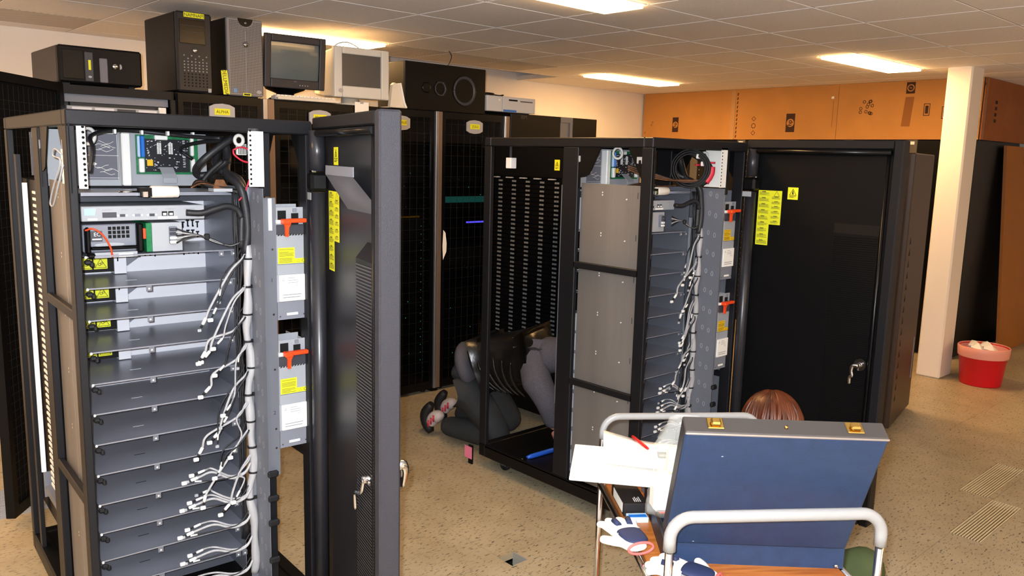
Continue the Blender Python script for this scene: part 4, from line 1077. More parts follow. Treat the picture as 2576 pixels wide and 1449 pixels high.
m = MB(); m.T = front(.185, -.0012, .033); m.disc((0, 0, 0), .017, 16, .010); m.obj('oval_logo', M_LGREY, fr)
m = MB(); m.T = front(.04, -.0012, .035); m.quad((-.01, -.012, 0), (.01, -.012, 0), (.01, .012, 0), (-.01, .012, 0)); m.obj('blue_sticker', mat('sticker_blue', '#5f8fc4', rough=.4), fr)
o = yellow_tape(fr, front(.108, -.0045, .014), .05, .016)
m = MB(); m.T = front(.108, -.006, .014); printed_lines(m, -.019, .019, -.005, .005, 1, 0, .8, 1); m.obj('print', M_INK, fr)
yellow_tape(t, FM((-.021, -.002, .075), (.99, -.14, 0), (0, 0, 1)) @ Matrix.Rotation(math.radians(5), 4, 'Z'), .036, .135, 'DELLMEDIA', -math.pi/2, .020)
MB().box(.02, .196, .04, .5, 0, .01).obj('foot', M_RUBBER, t)

def screen_body(parent, w, h, d, m, k=.55):
    """tapering picture-tube housing behind a bezel: w x h at the front, back face k of it"""
    b = MB(); W, H = w/2, h/2
    F = [(-W, 0, 0), (W, 0, 0), (W, 0, h), (-W, 0, h)]
    Q = [(-W*.98, d*.35, h*.02), (W*.98, d*.35, h*.02), (W*.98, d*.35, h*.97), (-W*.98, d*.35, h*.97)]
    Bk = [(-W*k, d, h*.12), (W*k, d, h*.12), (W*k, d, h*.80), (-W*k, d, h*.80)]
    b._add(F+Q+Bk, [(0, 1, 2, 3), (11, 10, 9, 8)]+[(i, i+4, (i+1) % 4+4, (i+1) % 4) for i in range(4)]+[(i+4, i+8, (i+1) % 4+8, (i+1) % 4+4) for i in range(4)])
    return smooth_bevel(b.obj('housing', m, parent), .012, 2)
# dark picture-tube monitor
t = thing('tube_monitor', 'dark grey tube monitor with grey screen on a swivel stand', 'monitor', (2.475, 4.74, BZ), math.radians(-5), 'monitors on the back row')
mg = mat('monitor_dark', '#2a2930', rough=.5)
Rx = Matrix.Translation((0, 0, .075)) @ Matrix.Rotation(math.radians(6), 4, 'X')
hs = screen_body(t, .385, .30, .36, mg); hs.matrix_basis = Rx
bz = MB()
for (x0, x1, z0, z1) in ((-.195, -.155, .0, .315), (.155, .195, 0, .315), (-.155, .155, .27, .315), (-.155, .155, 0, .055)): bz.box(x0, x1, -.03, .005, z0, z1)
bz = smooth_bevel(bz.obj('bezel', mg, t), .006, 2); bz.matrix_basis = Rx
sc = MB(); N = 10
for i in range(N):
    for j in range(N):
        P = lambda a, c: (-.155+.31*a/N, -.010-.014*(1-((a/N-.5)*2)**2*.6-((c/N-.5)*2)**2*.4), .055+.215*c/N)
        sc._add([P(i, j), P(i+1, j), P(i+1, j+1), P(i, j+1)], [(0, 1, 2, 3)], True)
o = sc.obj('screen', mat('tube_glass', '#5a6466', rough=.12), bz)
m = MB(); m.T = front(0, -.0306, .03)
for k in range(4): m.disc((.03+k*.017, -.008, 0), .0035, 8)
m.obj('buttons', M_LGREY, bz); m = MB(); m.T = front(0, -.0306, .044); m.text('DELL', .006, (.0, 0, 0)); m.obj('logo', M_INKP, bz)
m = MB(); m.lathe([(0, .0), (.10, .0), (.11, .008), (.10, .02), (.055, .03), (.055, .05), (.12, .075), (.13, .09), (0, .09)], 24, 'z', (0, .13, 0)); m.obj('swivel_stand', M_BLACK, t)
# beige monitor
t = thing('beige_monitor', 'beige monitor with a dark flat screen beside the black tube monitor', 'monitor', (2.953, 4.74, BZ), math.radians(-4), 'monitors on the back row')
bg = mat('beige_plastic', '#d9d2c4', rough=.5)
Rb = Matrix.Translation((0, 0, .045))
hs = screen_body(t, .39, .31, .40, bg, .7); hs.matrix_basis = Rb
bz = MB()
for (x0, x1, z0, z1) in ((-.20, -.142, .0, .32), (.142, .20, 0, .32), (-.142, .142, .275, .32), (-.142, .142, 0, .075)): bz.box(x0, x1, -.035, .005, z0, z1)
bz = smooth_bevel(bz.obj('bezel', mat('pale_grey_plastic', '#cdccc6', rough=.5), t), .008, 2); bz.matrix_basis = Rb
m = MB(); m.box(-.142, .142, -.018, -.012, .075, .275); m.obj('screen', mat('flat_dark_screen', '#4a4a4c', rough=.3), bz)
m = MB(); m.T = front(-.155, -.0356, .042); m.disc((0, 0, 0), .018, 18, .014); m.obj('oval_logo', mat('logo_grey', '#a2a2a4', rough=.4), bz)
for k in range(14): MB().box(-.2015, -.199, .15, .30, .06+k*.014, .066+k*.014).obj('vent', mat('vent_shadow', '#a08c6c', rough=.6), hs)
m = MB(); m.lathe([(0, .0), (.12, .0), (.12, .012), (.06, .02), (.06, .05), (0, .05)], 24, 'z', (0, .14, 0)); m.obj('stand', bg, t)
m = MB().tube(bezier([(-.14, .12, .362), (-.09, .13, .40), (-.02, .14, .416), (.04, .14, .40), (.09, .12, .362)], 8), .0035, 6); m.obj('signal_cable', M_DGREY, t)
# cloth/keyboard-like beige base under the monitors
t = thing('beige_keyboard', 'beige keyboard lying at the front edge under the monitors', 'keyboard', (2.33, 4.655, BZ+.001), 0)
MB().box(.0, .42, .0, .03, 0, .012).obj('front_edge', bg, t)
smooth_bevel(MB().cbox(.0, .42, .03, .095, 0, .022, .004).obj('body', bg, t))
kb = MB()
for r in range(2):
    for c in range(16): kb.box(.012+c*.025, .033+c*.025, .036+r*.029, .06+r*.029, .022, .029)
kb.obj('keys', M_PAPER, t, kind='stuff')
# leaning beige paper tray
t = thing('paper_tray', 'beige plastic paper tray leaning against the loudspeaker', 'tray', (3.15, 4.66, BZ), 0)
m = MB(); m.prism([(.0, .0), (.115, .0), (.10, .035), (.07, .155), (.035, .165), (.02, .15)], 'y', .02, .05)
m.obj('tray_body', bg, t)
MB().prism([(.07, .157), (.10, .037), (.12, .0), (.13, .004), (.112, .04), (.08, .165)], 'y', .005, .06).obj('tray_rim', M_PAPER, t)
MB().cbox(.0, .125, .0, .20, 0, .006, .002).obj('tray_foot', bg, t)
# bright sheet taped across the joint of two cabinet fronts
t = thing('paper_note', 'bright white sheet taped to the cabinet front right of the BRAVO badge', 'paper', (2.885, 4.692, 1.945))
MB().box(0, .105, 0, .0015, 0, .125).obj('sheet', M_PAPER, t)
MB().box(.04, .065, -.0008, .0022, .115, .132).obj('tape', M_LGREY, t)
# loudspeaker on its side
t = thing('loudspeaker', 'big black loudspeaker lying on its side on the back cabinets', 'loudspeaker', (3.285, 4.70, BZ))
bx = MB().cbox(0, .72, .012, .34, 0, .322, .006).obj('cabinet', mat('speaker_black', '#14110f', rough=.6, bump=.2, bscale=200), t)
MB().cbox(.0, .72, .0, .012, .0, .322, .003).obj('baffle', M_BLACK, t)
def cone(x, z, r, nm):
    m = MB(); m.lathe([(r*1.08, 0), (r*1.1, .006), (r*1.0, .008), (r*.92, .004), (r*.86, -.002), (r*.45, -.03), (r*.38, -.03)], 32, 'y', (x, 0, z)); o = m.obj(nm, M_DGREY, t)
    m = MB(); m.lathe([(r*.38, -.03), (r*.3, -.022), (r*.15, -.016), (0, -.014)], 24, 'y', (x, 0, z)); m.obj('dust_cap', M_BLACKG, o)
    for k in range(6):
        a = k*math.pi/3; m = MB(); m.lathe([(0, .006), (.006, .006), (.006, .01), (0, .01)], 8, 'y', (x+r*1.04*math.cos(a), 0, z+r*1.04*math.sin(a))); m.obj('bolt', M_DGREY, o)
cone(.52, .155, .095, 'woofer')
cone(.30, .155, .045, 'mid_driver')
m = MB(); m.lathe([(0.035, 0), (.036, .004), (.012, -.01), (0, -.01)], 20, 'y', (.18, 0, .155)); m.obj('tweeter', M_BLACKG, t)
MB().tube(bezier([(.47, .16, .322), (.475, .12, .36), (.46, .08, .40), (.42, .06, .43)], 6), .003, 6).obj('speaker_cable', M_RUBBER, t)
# white external drive with cable
t = thing('external_drive', 'white external drive box with slots on top of the ZULU cabinet', 'drive', (4.02, 4.70, 2.076))
MB().cbox(0, .5, .02, .33, .004, .118, .005).obj('case', mat('drive_case', '#cfcbc4', rough=.5), t)
fr = MB().cbox(.16, .5, 0, .02, .004, .118, .003).cbox(.0, .155, 0, .02, .004, .118, .003).obj('front', mat('drive_front', '#c2c6cc', rough=.45), t)
MB().box(.22, .31, -.001, 0, .088, .10).obj('slot', M_DARK, fr); MB().box(.34, .47, -.001, 0, .086, .094).obj('slot', M_DGREY, fr)
MB().box(.165, .30, -.001, 0, .006, .022).obj('blue_band', M_BLUE, fr)
m = MB(); m.T = front(.125, -.0006, .09); m.disc((0, 0, 0), .008, 12); m.obj('button', M_WHITE, fr)
MB().box(.03, .47, .04, .3, 0, .004).obj('foot', M_RUBBER, t)
t = thing('cable_coil', 'black coiled cable lying on the white external drive', 'cable', (4.02, 4.76, 2.076+.118))
m = MB()
for k in range(3): m.tube([(.10+(.11-.01*k)*math.cos(a), .10+(.05+.008*k)*math.sin(a), .006+.009*k) for a in [2*math.pi*q/24 for q in range(25)]], .005, 6, cap=False)
m.obj('loops', M_RUBBER, t); MB().tube(bezier([(.20, .10, .02), (.22, .05, .012), (.215, .0, .014)], 5), .006, 6).obj('plug', M_RUBBER, t)

# ================================================================ disk array behind the middle rack
t = thing('disk_cabinet', 'black cabinet with five columns of drive sleds behind the middle rack', 'disk cabinet', (3.66, 3.50, 0))
MB().box(.03, .70, .0, .78, .06, 1.84).obj('body', M_BLACK, t)
MB().box(.0, .03, .0, .78, 1.62, 1.84).obj('blank_panel', M_BLACK, t)
for v in (.0, .735): MB().box(.0, .03, v, v+.045, .06, 1.62).obj('upright', M_BLACK2, t)
MB().box(.0, .03, .045, .735, .06, .42).obj('kick_panel', M_BLACK, t)
for (u, v) in ((.08, .06), (.62, .06), (.08, .7), (.62, .7)): MB().cyl((u, v, 0), (u, v, .061), .025, 12).obj('foot', M_RUBBER, t)
m = MB().box(0, .028, -.064, .064, -.0122, .0122); body = m.mesh('drive_sled'); body.materials.append(M_BLACKG)
l = MB(); l.T = left(-.0005, -.034, 0); l.box(-.017, -.002, -.0055, .006, 0, .004).box(.003, .018, -.0055, .006, 0, .004); lat = l.mesh('latch'); lat.materials.append(mat('latch_grey', '#6a6d70', rough=.5))
for i in range(41):
    for j in range(5):
        o = link('drive_sled', body, t, loc=(.003, .125+j*.1325, 1.585-i*.0283)); link('latch', lat, o)
for j in range(5): MB().cbox(-.012, .02, .145+j*.1325-.03, .145+j*.1325+.015, 1.604, 1.611, .001).obj('guide', M_LGREY, t)
weight_label(t, left(-.0005, .115, 1.665), .046, .066)

# ================================================================ right-hand row of cabinets and the cardboard above it
RX = 7.95
names = ['nearest the white corner', 'second from the white corner', 'third from the white corner', 'fourth from the white corner', 'second from the column', 'beside the column']
for k in range(6):
    y1 = 6.26-k*.605; y0 = y1-.603
    t = thing('tall_cabinet', 'black cabinet under the cardboard, '+names[k], 'cabinet', (RX, y0, 0), group='cabinets below the cardboard')
    MB().cbox(.02, 1.20, .002, .600, .02, 2.0, .004).obj('body', M_BLACK, t)
    f = MB().cbox(0, .02, .004, .50, .03, 1.995, .003).obj('door', M_BLACKG, t)
    MB().cbox(-.004, .02, .50, .60, .03, 1.998, .003).obj('grey_upright', mat('upright_dim', '#5b5652', rough=.5), t)
    m = MB(); m.T = left(-.0045, .59, 1.955); m.quad((.01, 0, 0), (.065, 0, 0), (.065, .028, 0), (.01, .028, 0)); m.obj('white_tag', M_PAPER, t)
    h = MB(); h.T = left(-.0005, .50, 0)
    for q in range(30): h.disc((.03, .1+q*.06, 0), .006, 6)
    h.obj('latch_dots', M_LGREY, f, kind='stuff')
    MB().box(.05, .75, .05, .55, 0, .02).obj('plinth', M_RUBBER, t)
M_CARD = mat('cardboard', '#bb8444', rough=.85, var=.07, vscale=4, world=True)
M_CARDD = mat('cardboard_brown', '#96592a', rough=.85, var=.1, vscale=4, world=True)
M_CPR = mat('card_print', '#3a2014', rough=.8)
M_TAPE = mat('brown_tape', '#8f5a26', rough=.35)
def cardboard(y0, y1, label, tone=None):
    t = thing('cardboard_sheet', label, 'cardboard', (RX, y0, 2.002), group='cardboard sheets above the cabinets')
    o = MB().box(.0, .012, .002, y1-y0-.002, 0, ZC-2.004).obj('sheet', tone or M_CARD, t)
    return t, o
def card_face(v, z): return left(-.0006, v, z)
def ring_logo(parent, v, z, w, h):
    m = MB(); m.T = card_face(v, z); m.quad((-w/2, -h/2, 0), (w/2, -h/2, 0), (w/2, h/2, 0), (-w/2, h/2, 0)); o = m.obj('logo_block', M_CPR, parent)
    m = MB(); m.T = card_face(v, z); m.disc((0, 0, .0004), w*.42, 24); m.obj('logo_disc', M_CARD, o)
    m = MB(); m.T = card_face(v, z); m.text('hp', w*.62, (0, 0, .0008), math.pi/2, bold=.02); m.obj('lettering', M_CPR, o)
def print_marks(parent, v, z, n, seed, s=.02):
    rnd = random.Random(seed); m = MB(); m.T = card_face(v, z)
    for k in range(n):
        a, b = rnd.uniform(-.06, .06), rnd.uniform(-.07, .07)
        m.ring((a, b, 0), s*.35, s*.55, 8)
    m.obj('print_marks', M_CPR, parent)
def arrow_marks(parent, v, z):
    m = MB(); m.T = card_face(v, z)
    for k in range(3): m.ring((0, -k*.075, 0), .02, .027, 4 if k != 1 else 12)
    m.obj('handling_symbols', M_CPR, parent)
t, o = cardboard(5.10, 6.37, 'cardboard sheet beside the white wall with one hp logo')
ring_logo(o, .79, .17, .085, .17); print_marks(o, 1.18, .14, 3, 2)
MB().box(-.0012, 0, .0, .05, .0, .53).obj('corner_fold', mat('pale_card', '#bd8f5c', rough=.8), o)
t, o = cardboard(3.93, 5.10, 'cardboard sheet with hp logo and three round symbols')
m = MB(); m.T = card_face(1.14, .1)
for k in range(11): m.quad((-.012, -.08+k*.045, 0), (.0, -.08+k*.045, 0), (.006, -.05+k*.045, 0), (-.006, -.05+k*.045, 0))
m.obj('edge_print', M_CPR, o)
arrow_marks(o, .93, .22); ring_logo(o, .50, .17, .10, .19)
m = MB(); m.T = card_face(.06, .40); m.quad((-.015, 0, 0), (.015, 0, 0), (.012, .025, 0), (-.012, .02, 0)); m.obj('bright_tab', M_PAPER, o)
m = MB(); m.T = card_face(.05, .12); m.quad((0, 0, 0), (.003, 0, 0), (.003, .26, 0), (0, .26, 0)); m.obj('seam_line', M_CPR, o)
t, o = cardboard(2.62, 3.93, 'long cardboard sheet with brown tape strips left of the column')
print_marks(o, 1.02, .30, 12, 5, .03)
m = MB(); m.T = card_face(.62, .42); m.quad((-.04, 0, 0), (.04, 0, 0), (.04, .105, 0), (-.04, .105, 0)); q = m.obj('logo_block', M_CPR, o)
m = MB(); m.T = card_face(.62, .472); m.ring((0, 0, .0004), .024, .033, 20); m.text('hp', .022, (0, 0, .0004)); m.obj('lettering', M_CARD, q)
for v, z0, z1 in ((.63, .12, .39), (.18, .08, .36)):
    m = MB(); m.T = card_face(v, 0); m.quad((-.05, z0, 0), (.03, z0, 0), (.05, z1, 0), (-.03, z1, 0)); m.obj('tape_strip', M_TAPE, o)
for v, z in ((.46, .27), (.30, .24)):
    m = MB(); m.T = card_face(v, z); W_, H_ = .028, .055
    m.quad((-W_, -H_, 0), (W_, -H_, 0), (W_, -H_+.006, 0), (-W_, -H_+.006, 0)).quad((-W_, H_-.006, 0), (W_, H_-.006, 0), (W_, H_, 0), (-W_, H_, 0)).quad((-W_, -H_, 0), (-W_+.006, -H_, 0), (-W_+.006, H_, 0), (-W_, H_, 0)).quad((W_-.006, -H_, 0), (W_, -H_, 0), (W_, H_, 0), (W_-.006, H_, 0)).quad((-.014, -.036, 0), (.014, -.036, 0), (.014, .036, 0), (-.014, .036, 0))
    m.obj('framed_symbol', M_CPR, o)
m = MB(); m.T = card_face(.12, .47)
for k in range(6): m.quad((-.03+k*.03, 0, 0), (-.012+k*.03, 0, 0), (-.012+k*.03, .018, 0), (-.03+k*.03, .018, 0))
m.obj('stencil_print', M_CPR, o)
t = thing('cardboard_sheet', 'dark cardboard sheet round the corner, right of the column', 'cardboard', (RX+.02, 2.605, 2.002), group='cardboard sheets above the cabinets')
o = MB().box(0, 1.9, 0, .012, 0, ZC-2.004).obj('sheet', M_CARDD, t)
m = MB(); m.T = front(.30, -.0006, .26)
for k in range(4): m.quad((-.03, -.1+k*.055, 0), (.03, -.1+k*.055, 0), (.03, -.07+k*.055, 0), (-.03, -.07+k*.055, 0))
m.obj('stencil_print', M_CPR, o)
m = MB(); m.T = front(.03, -.0006, 0); m.quad((-.02, 0, 0), (.02, 0, 0), (.02, .53, 0), (-.02, .53, 0)); m.obj('corner_tape', M_TAPE, o)
t = thing('side_screen', 'orange-brown board leaning against the dark cabinets at the far right edge', 'board', (8.60, 2.44, .002)); t.rotation_euler = (math.radians(-4.0), 0, 0)
o = MB().box(0, 1.3, 0, .025, .0, 1.97).obj('board', mat('amber_board', '#a5691e', rough=.7, var=.06, vscale=3, world=True), t)
MB().box(-.004, 0, -.001, .026, 0, 1.972).obj('edge_trim', M_TAPE, t)
m = MB(); m.T = front(.55, -.0006, 1.80); m.quad((-.05, 0, 0), (-.03, 0, 0), (-.03, .08, 0), (-.05, .08, 0)).quad((.0, 0, 0), (.03, 0, 0), (.02, .08, 0), (-.01, .08, 0)); m.obj('faint_print', mat('amber_print', '#8a561a', rough=.8), o)

# ================================================================ free-standing cabinet with triangular vents
t = thing('vented_cabinet', 'black cabinet with triangular vent holes in front of the column', 'cabinet', (5.348, 2.106, 0), math.radians(11.92))
W_ = .70
MB().cbox(0, W_, 0, .09, .03, 1.83, .006).obj('front_cover', mat('black_paint_lamp_tint', '#35281f', rough=.42), t)  # black cover with the brown of the lamp light put into its colour
tri = MB(); tri._add([(-.028, -.0006, -.022), (.028, -.0006, -.022), (.0, -.0006, .030)], [(0, 1, 2)]); tme = tri.mesh('vent_hole'); tme.materials.append(mat('vent_dark', '#07080c', rough=.8))
for k in range(15): link('vent_hole', tme, t, loc=(.10, 0, .22+k*.075))
MB().cbox(.62, .635, -.004, .0, .25, .55, .001).obj('edge_plate', M_MGREY, t)
MB().tube(bezier([(-.012, .10, 1.77), (-.014, .10, 1.62), (-.006, .10, 1.55), (-.012, .10, 1.45), (-.014, .10, 1.1), (-.013, .10, .8), (-.014, .10, .5)], 5), .011, 8).obj('foam_seal', M_DGREY, t)
for (u, v) in ((.0, .60), (W_-.03, .60), (W_-.03, .11)): MB().cbox(u, u+.03, v, v+.05, .03, 1.83, .003).obj('post', M_BLACK, t)
MB().box(.0, W_, .09, .65, 1.79, 1.83).obj('top_panel', M_BLACK, t); MB().box(.0, W_, .09, .65, .03, .08).obj('base_panel', M_BLACK, t)
MB().box(W_-.02, W_, .09, .65, .08, 1.79).obj('side_panel', M_BLACK, t)
MB().box(.05, W_-.05, .3, .31, .1, 1.7).obj('inner_panel', M_BLACK, t)
e = MB().box(.06, .3, .16, .29, .1, .40).obj('inner_unit', mat('olive_unit', '#3a3a20', rough=.5), t)
MB().box(.055, .06, .17, .2, .25, .36).box(.055, .06, .2, .28, .15, .17).obj('pale_edge', M_YELLOWO, e)
for u in (.06, W_-.06):
    for v in (.06, .58): MB().cyl((u, v, 0), (u, v, .031), .022, 10).obj('foot', M_RUBBER, t)

# ================================================================ waste bin
t = thing('waste_bin', 'red waste bin with a pale pink liner beside the column', 'bin', (7.26, 2.17, 0))
RB = mat('red_plastic', '#d01222', rough=.35)
m = MB(); m.lathe([(0, .004), (.145, .004), (.150, .0), (.152, .006), (.182, .30), (.186, .302), (.186, .31), (.178, .31), (.148, .012), (0, .012)], 36); m.obj('bucket', RB, t)
m = MB(); m.lathe([(.176, .30), (.187, .318), (.192, .312), (.190, .28), (.186, .235), (.1845, .232)], 36)
m2 = []
m.obj('liner', mat('pink_liner', '#e8a090', rough=.4), t)
m = MB(); m.lathe([(.186, .316), (.176, .3), (.16, .2), (.12, .15), (0, .14)], 30); m.obj('liner_inside', MATS['pink_liner'], t)
for k in range(4):
    q = MB(); a = k*1.4; x, y = .07*math.cos(a), .07*math.sin(a)
    q._add([(x-.06, y-.05, .30), (x+.05, y-.04, .29), (x+.06, y+.05, .325+.01*k), (x-.05, y+.04, .31), (x, y, .345), (x, y, .2)], [(0, 1, 4), (1, 2, 4), (2, 3, 4), (3, 0, 4), (1, 0, 5), (2, 1, 5), (3, 2, 5), (0, 3, 5)])
    q.obj('crumpled_paper', M_PAPER, t)
# ================================================================ service trolley with its load
TROT = math.radians(-36.6)
TO = Vector((1.5466, 1.0938, 0)); TE1 = Vector((.5962, .8028, 0)); TE2 = Vector((.8028, -.5962, 0))
def tw(x, y, z=0): return TO+TE2*x+TE1*y+Vector((0, 0, z))
TL, TWD, TZ, TH_ = .775, .54, .66, .885
t = thing('trolley', 'chrome trolley with a wooden top and pale padded handles', 'trolley', tuple(TO), TROT)
def arch(y, r, z0, z1, inset=.055):
    P = [(.0, y, z0), (.0, y, z1-inset)]
    for k in range(1, 8):
        a = math.pi/2*k/8; P.append((inset-inset*math.cos(a), y, z1-inset+inset*math.sin(a)))
    P.append((inset, y, z1)); P.append((TWD-inset, y, z1))
    for k in range(1, 8):
        a = math.pi/2*k/8; P.append((TWD-inset+inset*math.sin(a), y, z1-inset+inset*math.cos(a)))
    P.append((TWD, y, z1-inset)); P.append((TWD, y, z0)); return P
for y, rs, zs in ((0, .0152, .80), (TL, .0115, .81)):
    for x in (0, TWD):
        MB().cyl((x, y, .06), (x, y, zs+.02), .0105, 14).obj('leg', M_CHROME, t)
        c = MB(); c.lathe([(0, -.012), (.03, -.012), (.032, -.006), (.032, .006), (.03, .012), (0, .012)], 18, 'x', (x, y+.02, .0325)); o = c.obj('caster', M_RUBBER, t)
        MB().box(x-.018, x-.013, y-.01, y+.03, .03, .07).box(x+.013, x+.018, y-.01, y+.03, .03, .07).box(x-.018, x+.018, y-.012, y+.03, .064, .072).obj('fork', M_CHROME, o)
    MB().tube(arch(y, rs, zs, TH_), rs, 16).obj('padded_handle', mat('pale_padding', '#8f8f8e', rough=.3), t)
for x in (0, TWD): MB().cyl((x, 0, TZ-.016), (x, TL, TZ-.016), .0105, 14).obj('side_rail', M_CHROME, t)
for y in (0, TL): MB().cyl((0, y, TZ-.02), (TWD, y, TZ-.02), .009, 12).obj('end_rail', M_CHROME, t)
MB().cbox(.013, TWD-.013, .012, TL-.012, TZ-.02, TZ-.004, .003).obj('wooden_top', M_WOOD, t)
MB().cbox(.013, TWD-.013, .012, TL-.012, .20, .214, .003).obj('lower_shelf', M_WOOD, t)
for y in (0, TL): MB().cyl((0, y, .207), (TWD, y, .207), .008, 10).obj('shelf_rail', M_CHROME, t)
for x in (0, TWD): MB().lathe([(0, .012), (.008, .012), (.010, .006), (.010, -.002), (0, -.002)], 10, 'y', (x, 0, TZ)).obj('bolt', M_CHROME, t)
TOP = TZ-.004
# ---- blue attaché case, open, its lid leaning towards the viewer
CROT = math.radians(-44.1); CW, CD, CL = .485, .40, .42
t = thing('tool_case', 'open dark blue hard case, lid back towards the viewer, on the trolley', 'case', (1.719, 1.2336, TOP), CROT)
M_CASE = mat('blue_leatherette', '#203453', rough=.5, var=.12, vscale=30, bump=.25, bscale=260)
M_CASEI = mat('case_lining', '#1c1c20', rough=.8)
M_CTRIM = mat('case_trim', '#8a8078', rough=.35, metal=.5)
b = MB(); hb = .06
MB().box(0, .008, .008, CD-.008, 0, hb).obj('case_side', mat('case_dark_edge', '#23242c', rough=.5), t)
b.box(0, CW, 0, .008, 0, hb).box(0, CW, CD-.008, CD, 0, hb).box(CW-.008, CW, .008, CD-.008, 0, hb).box(.008, CW-.008, .008, CD-.008, 0, .006)
b.obj('case_base', M_CASE, t)
MB().box(.0075, .0125, .01, CD-.01, .004, hb+.004).box(.0125, CW-.012, CD-.013, CD-.008, .006, hb+.004).obj('inner_lining', M_CASEI, t)
phi = math.radians(27)
LM = Matrix.Translation((0, -.002, hb+.002)) @ Matrix.Rotation(phi, 4, 'X')   # lid frame: z up along lid, -y outwards
l = MB(); th = .05
l.cbox(0, CW, -.006, .004, 0, CL, .006)
lid = smooth_bevel(l.obj('lid', M_CASE, t, matrix=LM), .003, 2)
MB().cbox(.0, .010, .004, th, .0, CL, .002).obj('lid_side', mat('case_dark_edge', '#23242c', rough=.5), lid)
MB().cbox(CW-.010, CW, .004, th, .0, CL, .002).obj('lid_side', M_CASE, lid)
MB().cbox(.0, CW, -.004, th, CL-.008, CL+.004, .003).obj('lid_rim', mat('rim_leather', '#3c3836', rough=.4), lid)
MB().cbox(-.0005, CW+.0005, -.0085, -.003, CL-.003, CL+.003, .002).obj('welt', M_CTRIM, lid)
for x in (.075, .41):
    k = MB().cbox(x-.02, x+.02, .008, .044, CL+.004, CL+.008, .002).obj('latch_plate', M_BRASS, lid)
    MB().cbox(x-.012, x+.012, .012, .034, CL+.008, CL+.02, .004).obj('latch_hasp', M_BRASS, k)
m = MB(); m.lathe([(0, CL+.004), (.005, CL+.004), (.004, CL+.009), (0, CL+.010)], 10, 'z', (.245, .02, 0)); m.obj('stud', M_BRASS, lid)
for x in (.02, CW-.02): MB().lathe([(0, .001), (.006, .001), (.005, .005), (0, .006)], 10, 'y', (x, 0, .008)).obj('corner_stud', M_CHROME, t)
MB().box(.004, CW-.004, -.0012, 0, hb-.0015, hb-.0005).obj('hinge_line', M_DARK, t)
for (x, z) in ((.10, .345), (.075, .012)):
    m = MB(); m.T = FM((x, -.0064, z), (1, 0, 0), (0, 0, 1)); m.disc((0, 0, 0), .003, 8, .002); m.obj('scuff', M_LGREY, lid)
# tools lying inside the case
k = thing('torch', 'black ribbed torch lying in the open case', 'torch', tuple(Vector((1.719, 1.2336, TOP+.028))+Vector((math.cos(CROT), math.sin(CROT), 0))*.03), CROT)
MB().lathe([(0, 0), (.018, 0), (.018, .02), (.014, .025), (.014, .11), (.016, .12), (0, .12)], 16, 'y', (.02, .13, .0)).obj('barrel', M_RUBBER, k)
for q in range(5): MB().lathe([(.0142, q*.012+.04), (.0162, q*.012+.042), (.0162, q*.012+.047), (.0142, q*.012+.049)], 16, 'y', (.02, .13, 0)).obj('rib', M_DGREY, k)
k = thing('screwdriver', 'screwdriver with a red handle lying in the open case', 'screwdriver', tuple(Vector((1.719, 1.2336, TOP+.02))+Vector((math.cos(CROT), math.sin(CROT), 0))*.05), CROT)
MB().lathe([(0, 0), (.010, .004), (.013, .02), (.011, .06), (.013, .08), (.006, .085), (0, .086)], 12, 'y', (0, .26, 0)).obj('handle', M_ORANGE, k)
MB().cyl((0, .26, 0), (0, .36, 0), .003, 8).obj('shaft', M_CHROME, k)
# ---- black box, blue box
def tbox(nm, label, cat, x, y, z, rot): return thing(nm, label, cat, tuple(tw(x, y, z)), TROT+math.radians(rot))
k = tbox('black_carton', 'flat black carton with white print on the trolley', 'box', .014, .50, TOP, 0)
smooth_bevel(MB().box(0, .074, 0, .17, 0, .042).obj('carton', mat('black_card', '#201c1c', rough=.45), k), .001)
m = MB(); m.T = FM((0, 0, .0424), (1, 0, 0), (0, 1, 0))
for q in range(4): m.quad((.035+q*.006, .012, .0003), (.038+q*.006, .012, .0003), (.038+q*.006, .04+.008*(q % 2), .0003), (.035+q*.006, .04+.008*(q % 2), .0003))
for q in range(3): m.quad((.03+q*.008, .14, .0003), (.034+q*.008, .14, .0003), (.034+q*.008, .155, .0003), (.03+q*.008, .155, .0003))
m.obj('print', M_PAPER, k)
MB().box(-.0008, 0, .02, .14, .006, .036).obj('side_label', M_PAPER, k)
k = tbox('blue_carton', 'small pale blue carton lying in front of the black carton', 'box', .018, .455, TOP, 0)
MB().cbox(0, .062, 0, .035, 0, .016, .001).obj('carton', mat('pale_card_blue', '#b8d4e6', rough=.5), k)
MB().box(.004, .058, .006, .024, .016, .0166).obj('blue_stripe', M_BLUE, k)
k = tbox('paper_support', 'grey support block added under the white papers at the far end of the trolley', 'box', .10, .63, TOP, 0)  # hidden block added as a support for the folder and sheet
MB().cbox(.02, .18, 0, .07, 0, .110, .003).obj('box', M_MGREY, k); MB().box(.04, .14, -.001, 0, .03, .09).obj('label', M_PAPER, k)
# ---- white papers with a pen
k = tbox('document_folder', 'white folder of papers overhanging the trolley corner', 'papers', 0, 0, 0, 0)
k.location = tw(-.16, .50, .776)
fm = Matrix.Rotation(math.radians(3), 4, 'X') @ Matrix.Rotation(math.radians(-14), 4, 'Z')
f_ = MB().cbox(0, .40, 0, .255, 0, .012, .002).obj('folder', M_PAPER, k, matrix=fm)
k2 = thing('paper_sheet', 'curling white sheet under the red pen', 'paper', tuple(tw(-.05, .53, .808)), TROT+math.radians(-12))
s = MB(); N = 12
def sheet_pt(a, c):
    x = a/N; y = c/8; lift = .032*y**3*(1-x)**2+.004*math.sin(a*.9)*.3
    return (x*.30, y*.215, .004+lift+.006*(1-x)**4)
s._add([sheet_pt(i, j) for i in range(N+1) for j in range(9)], [(i*9+j, (i+1)*9+j, (i+1)*9+j+1, i*9+j+1) for i in range(N) for j in range(8)], True)
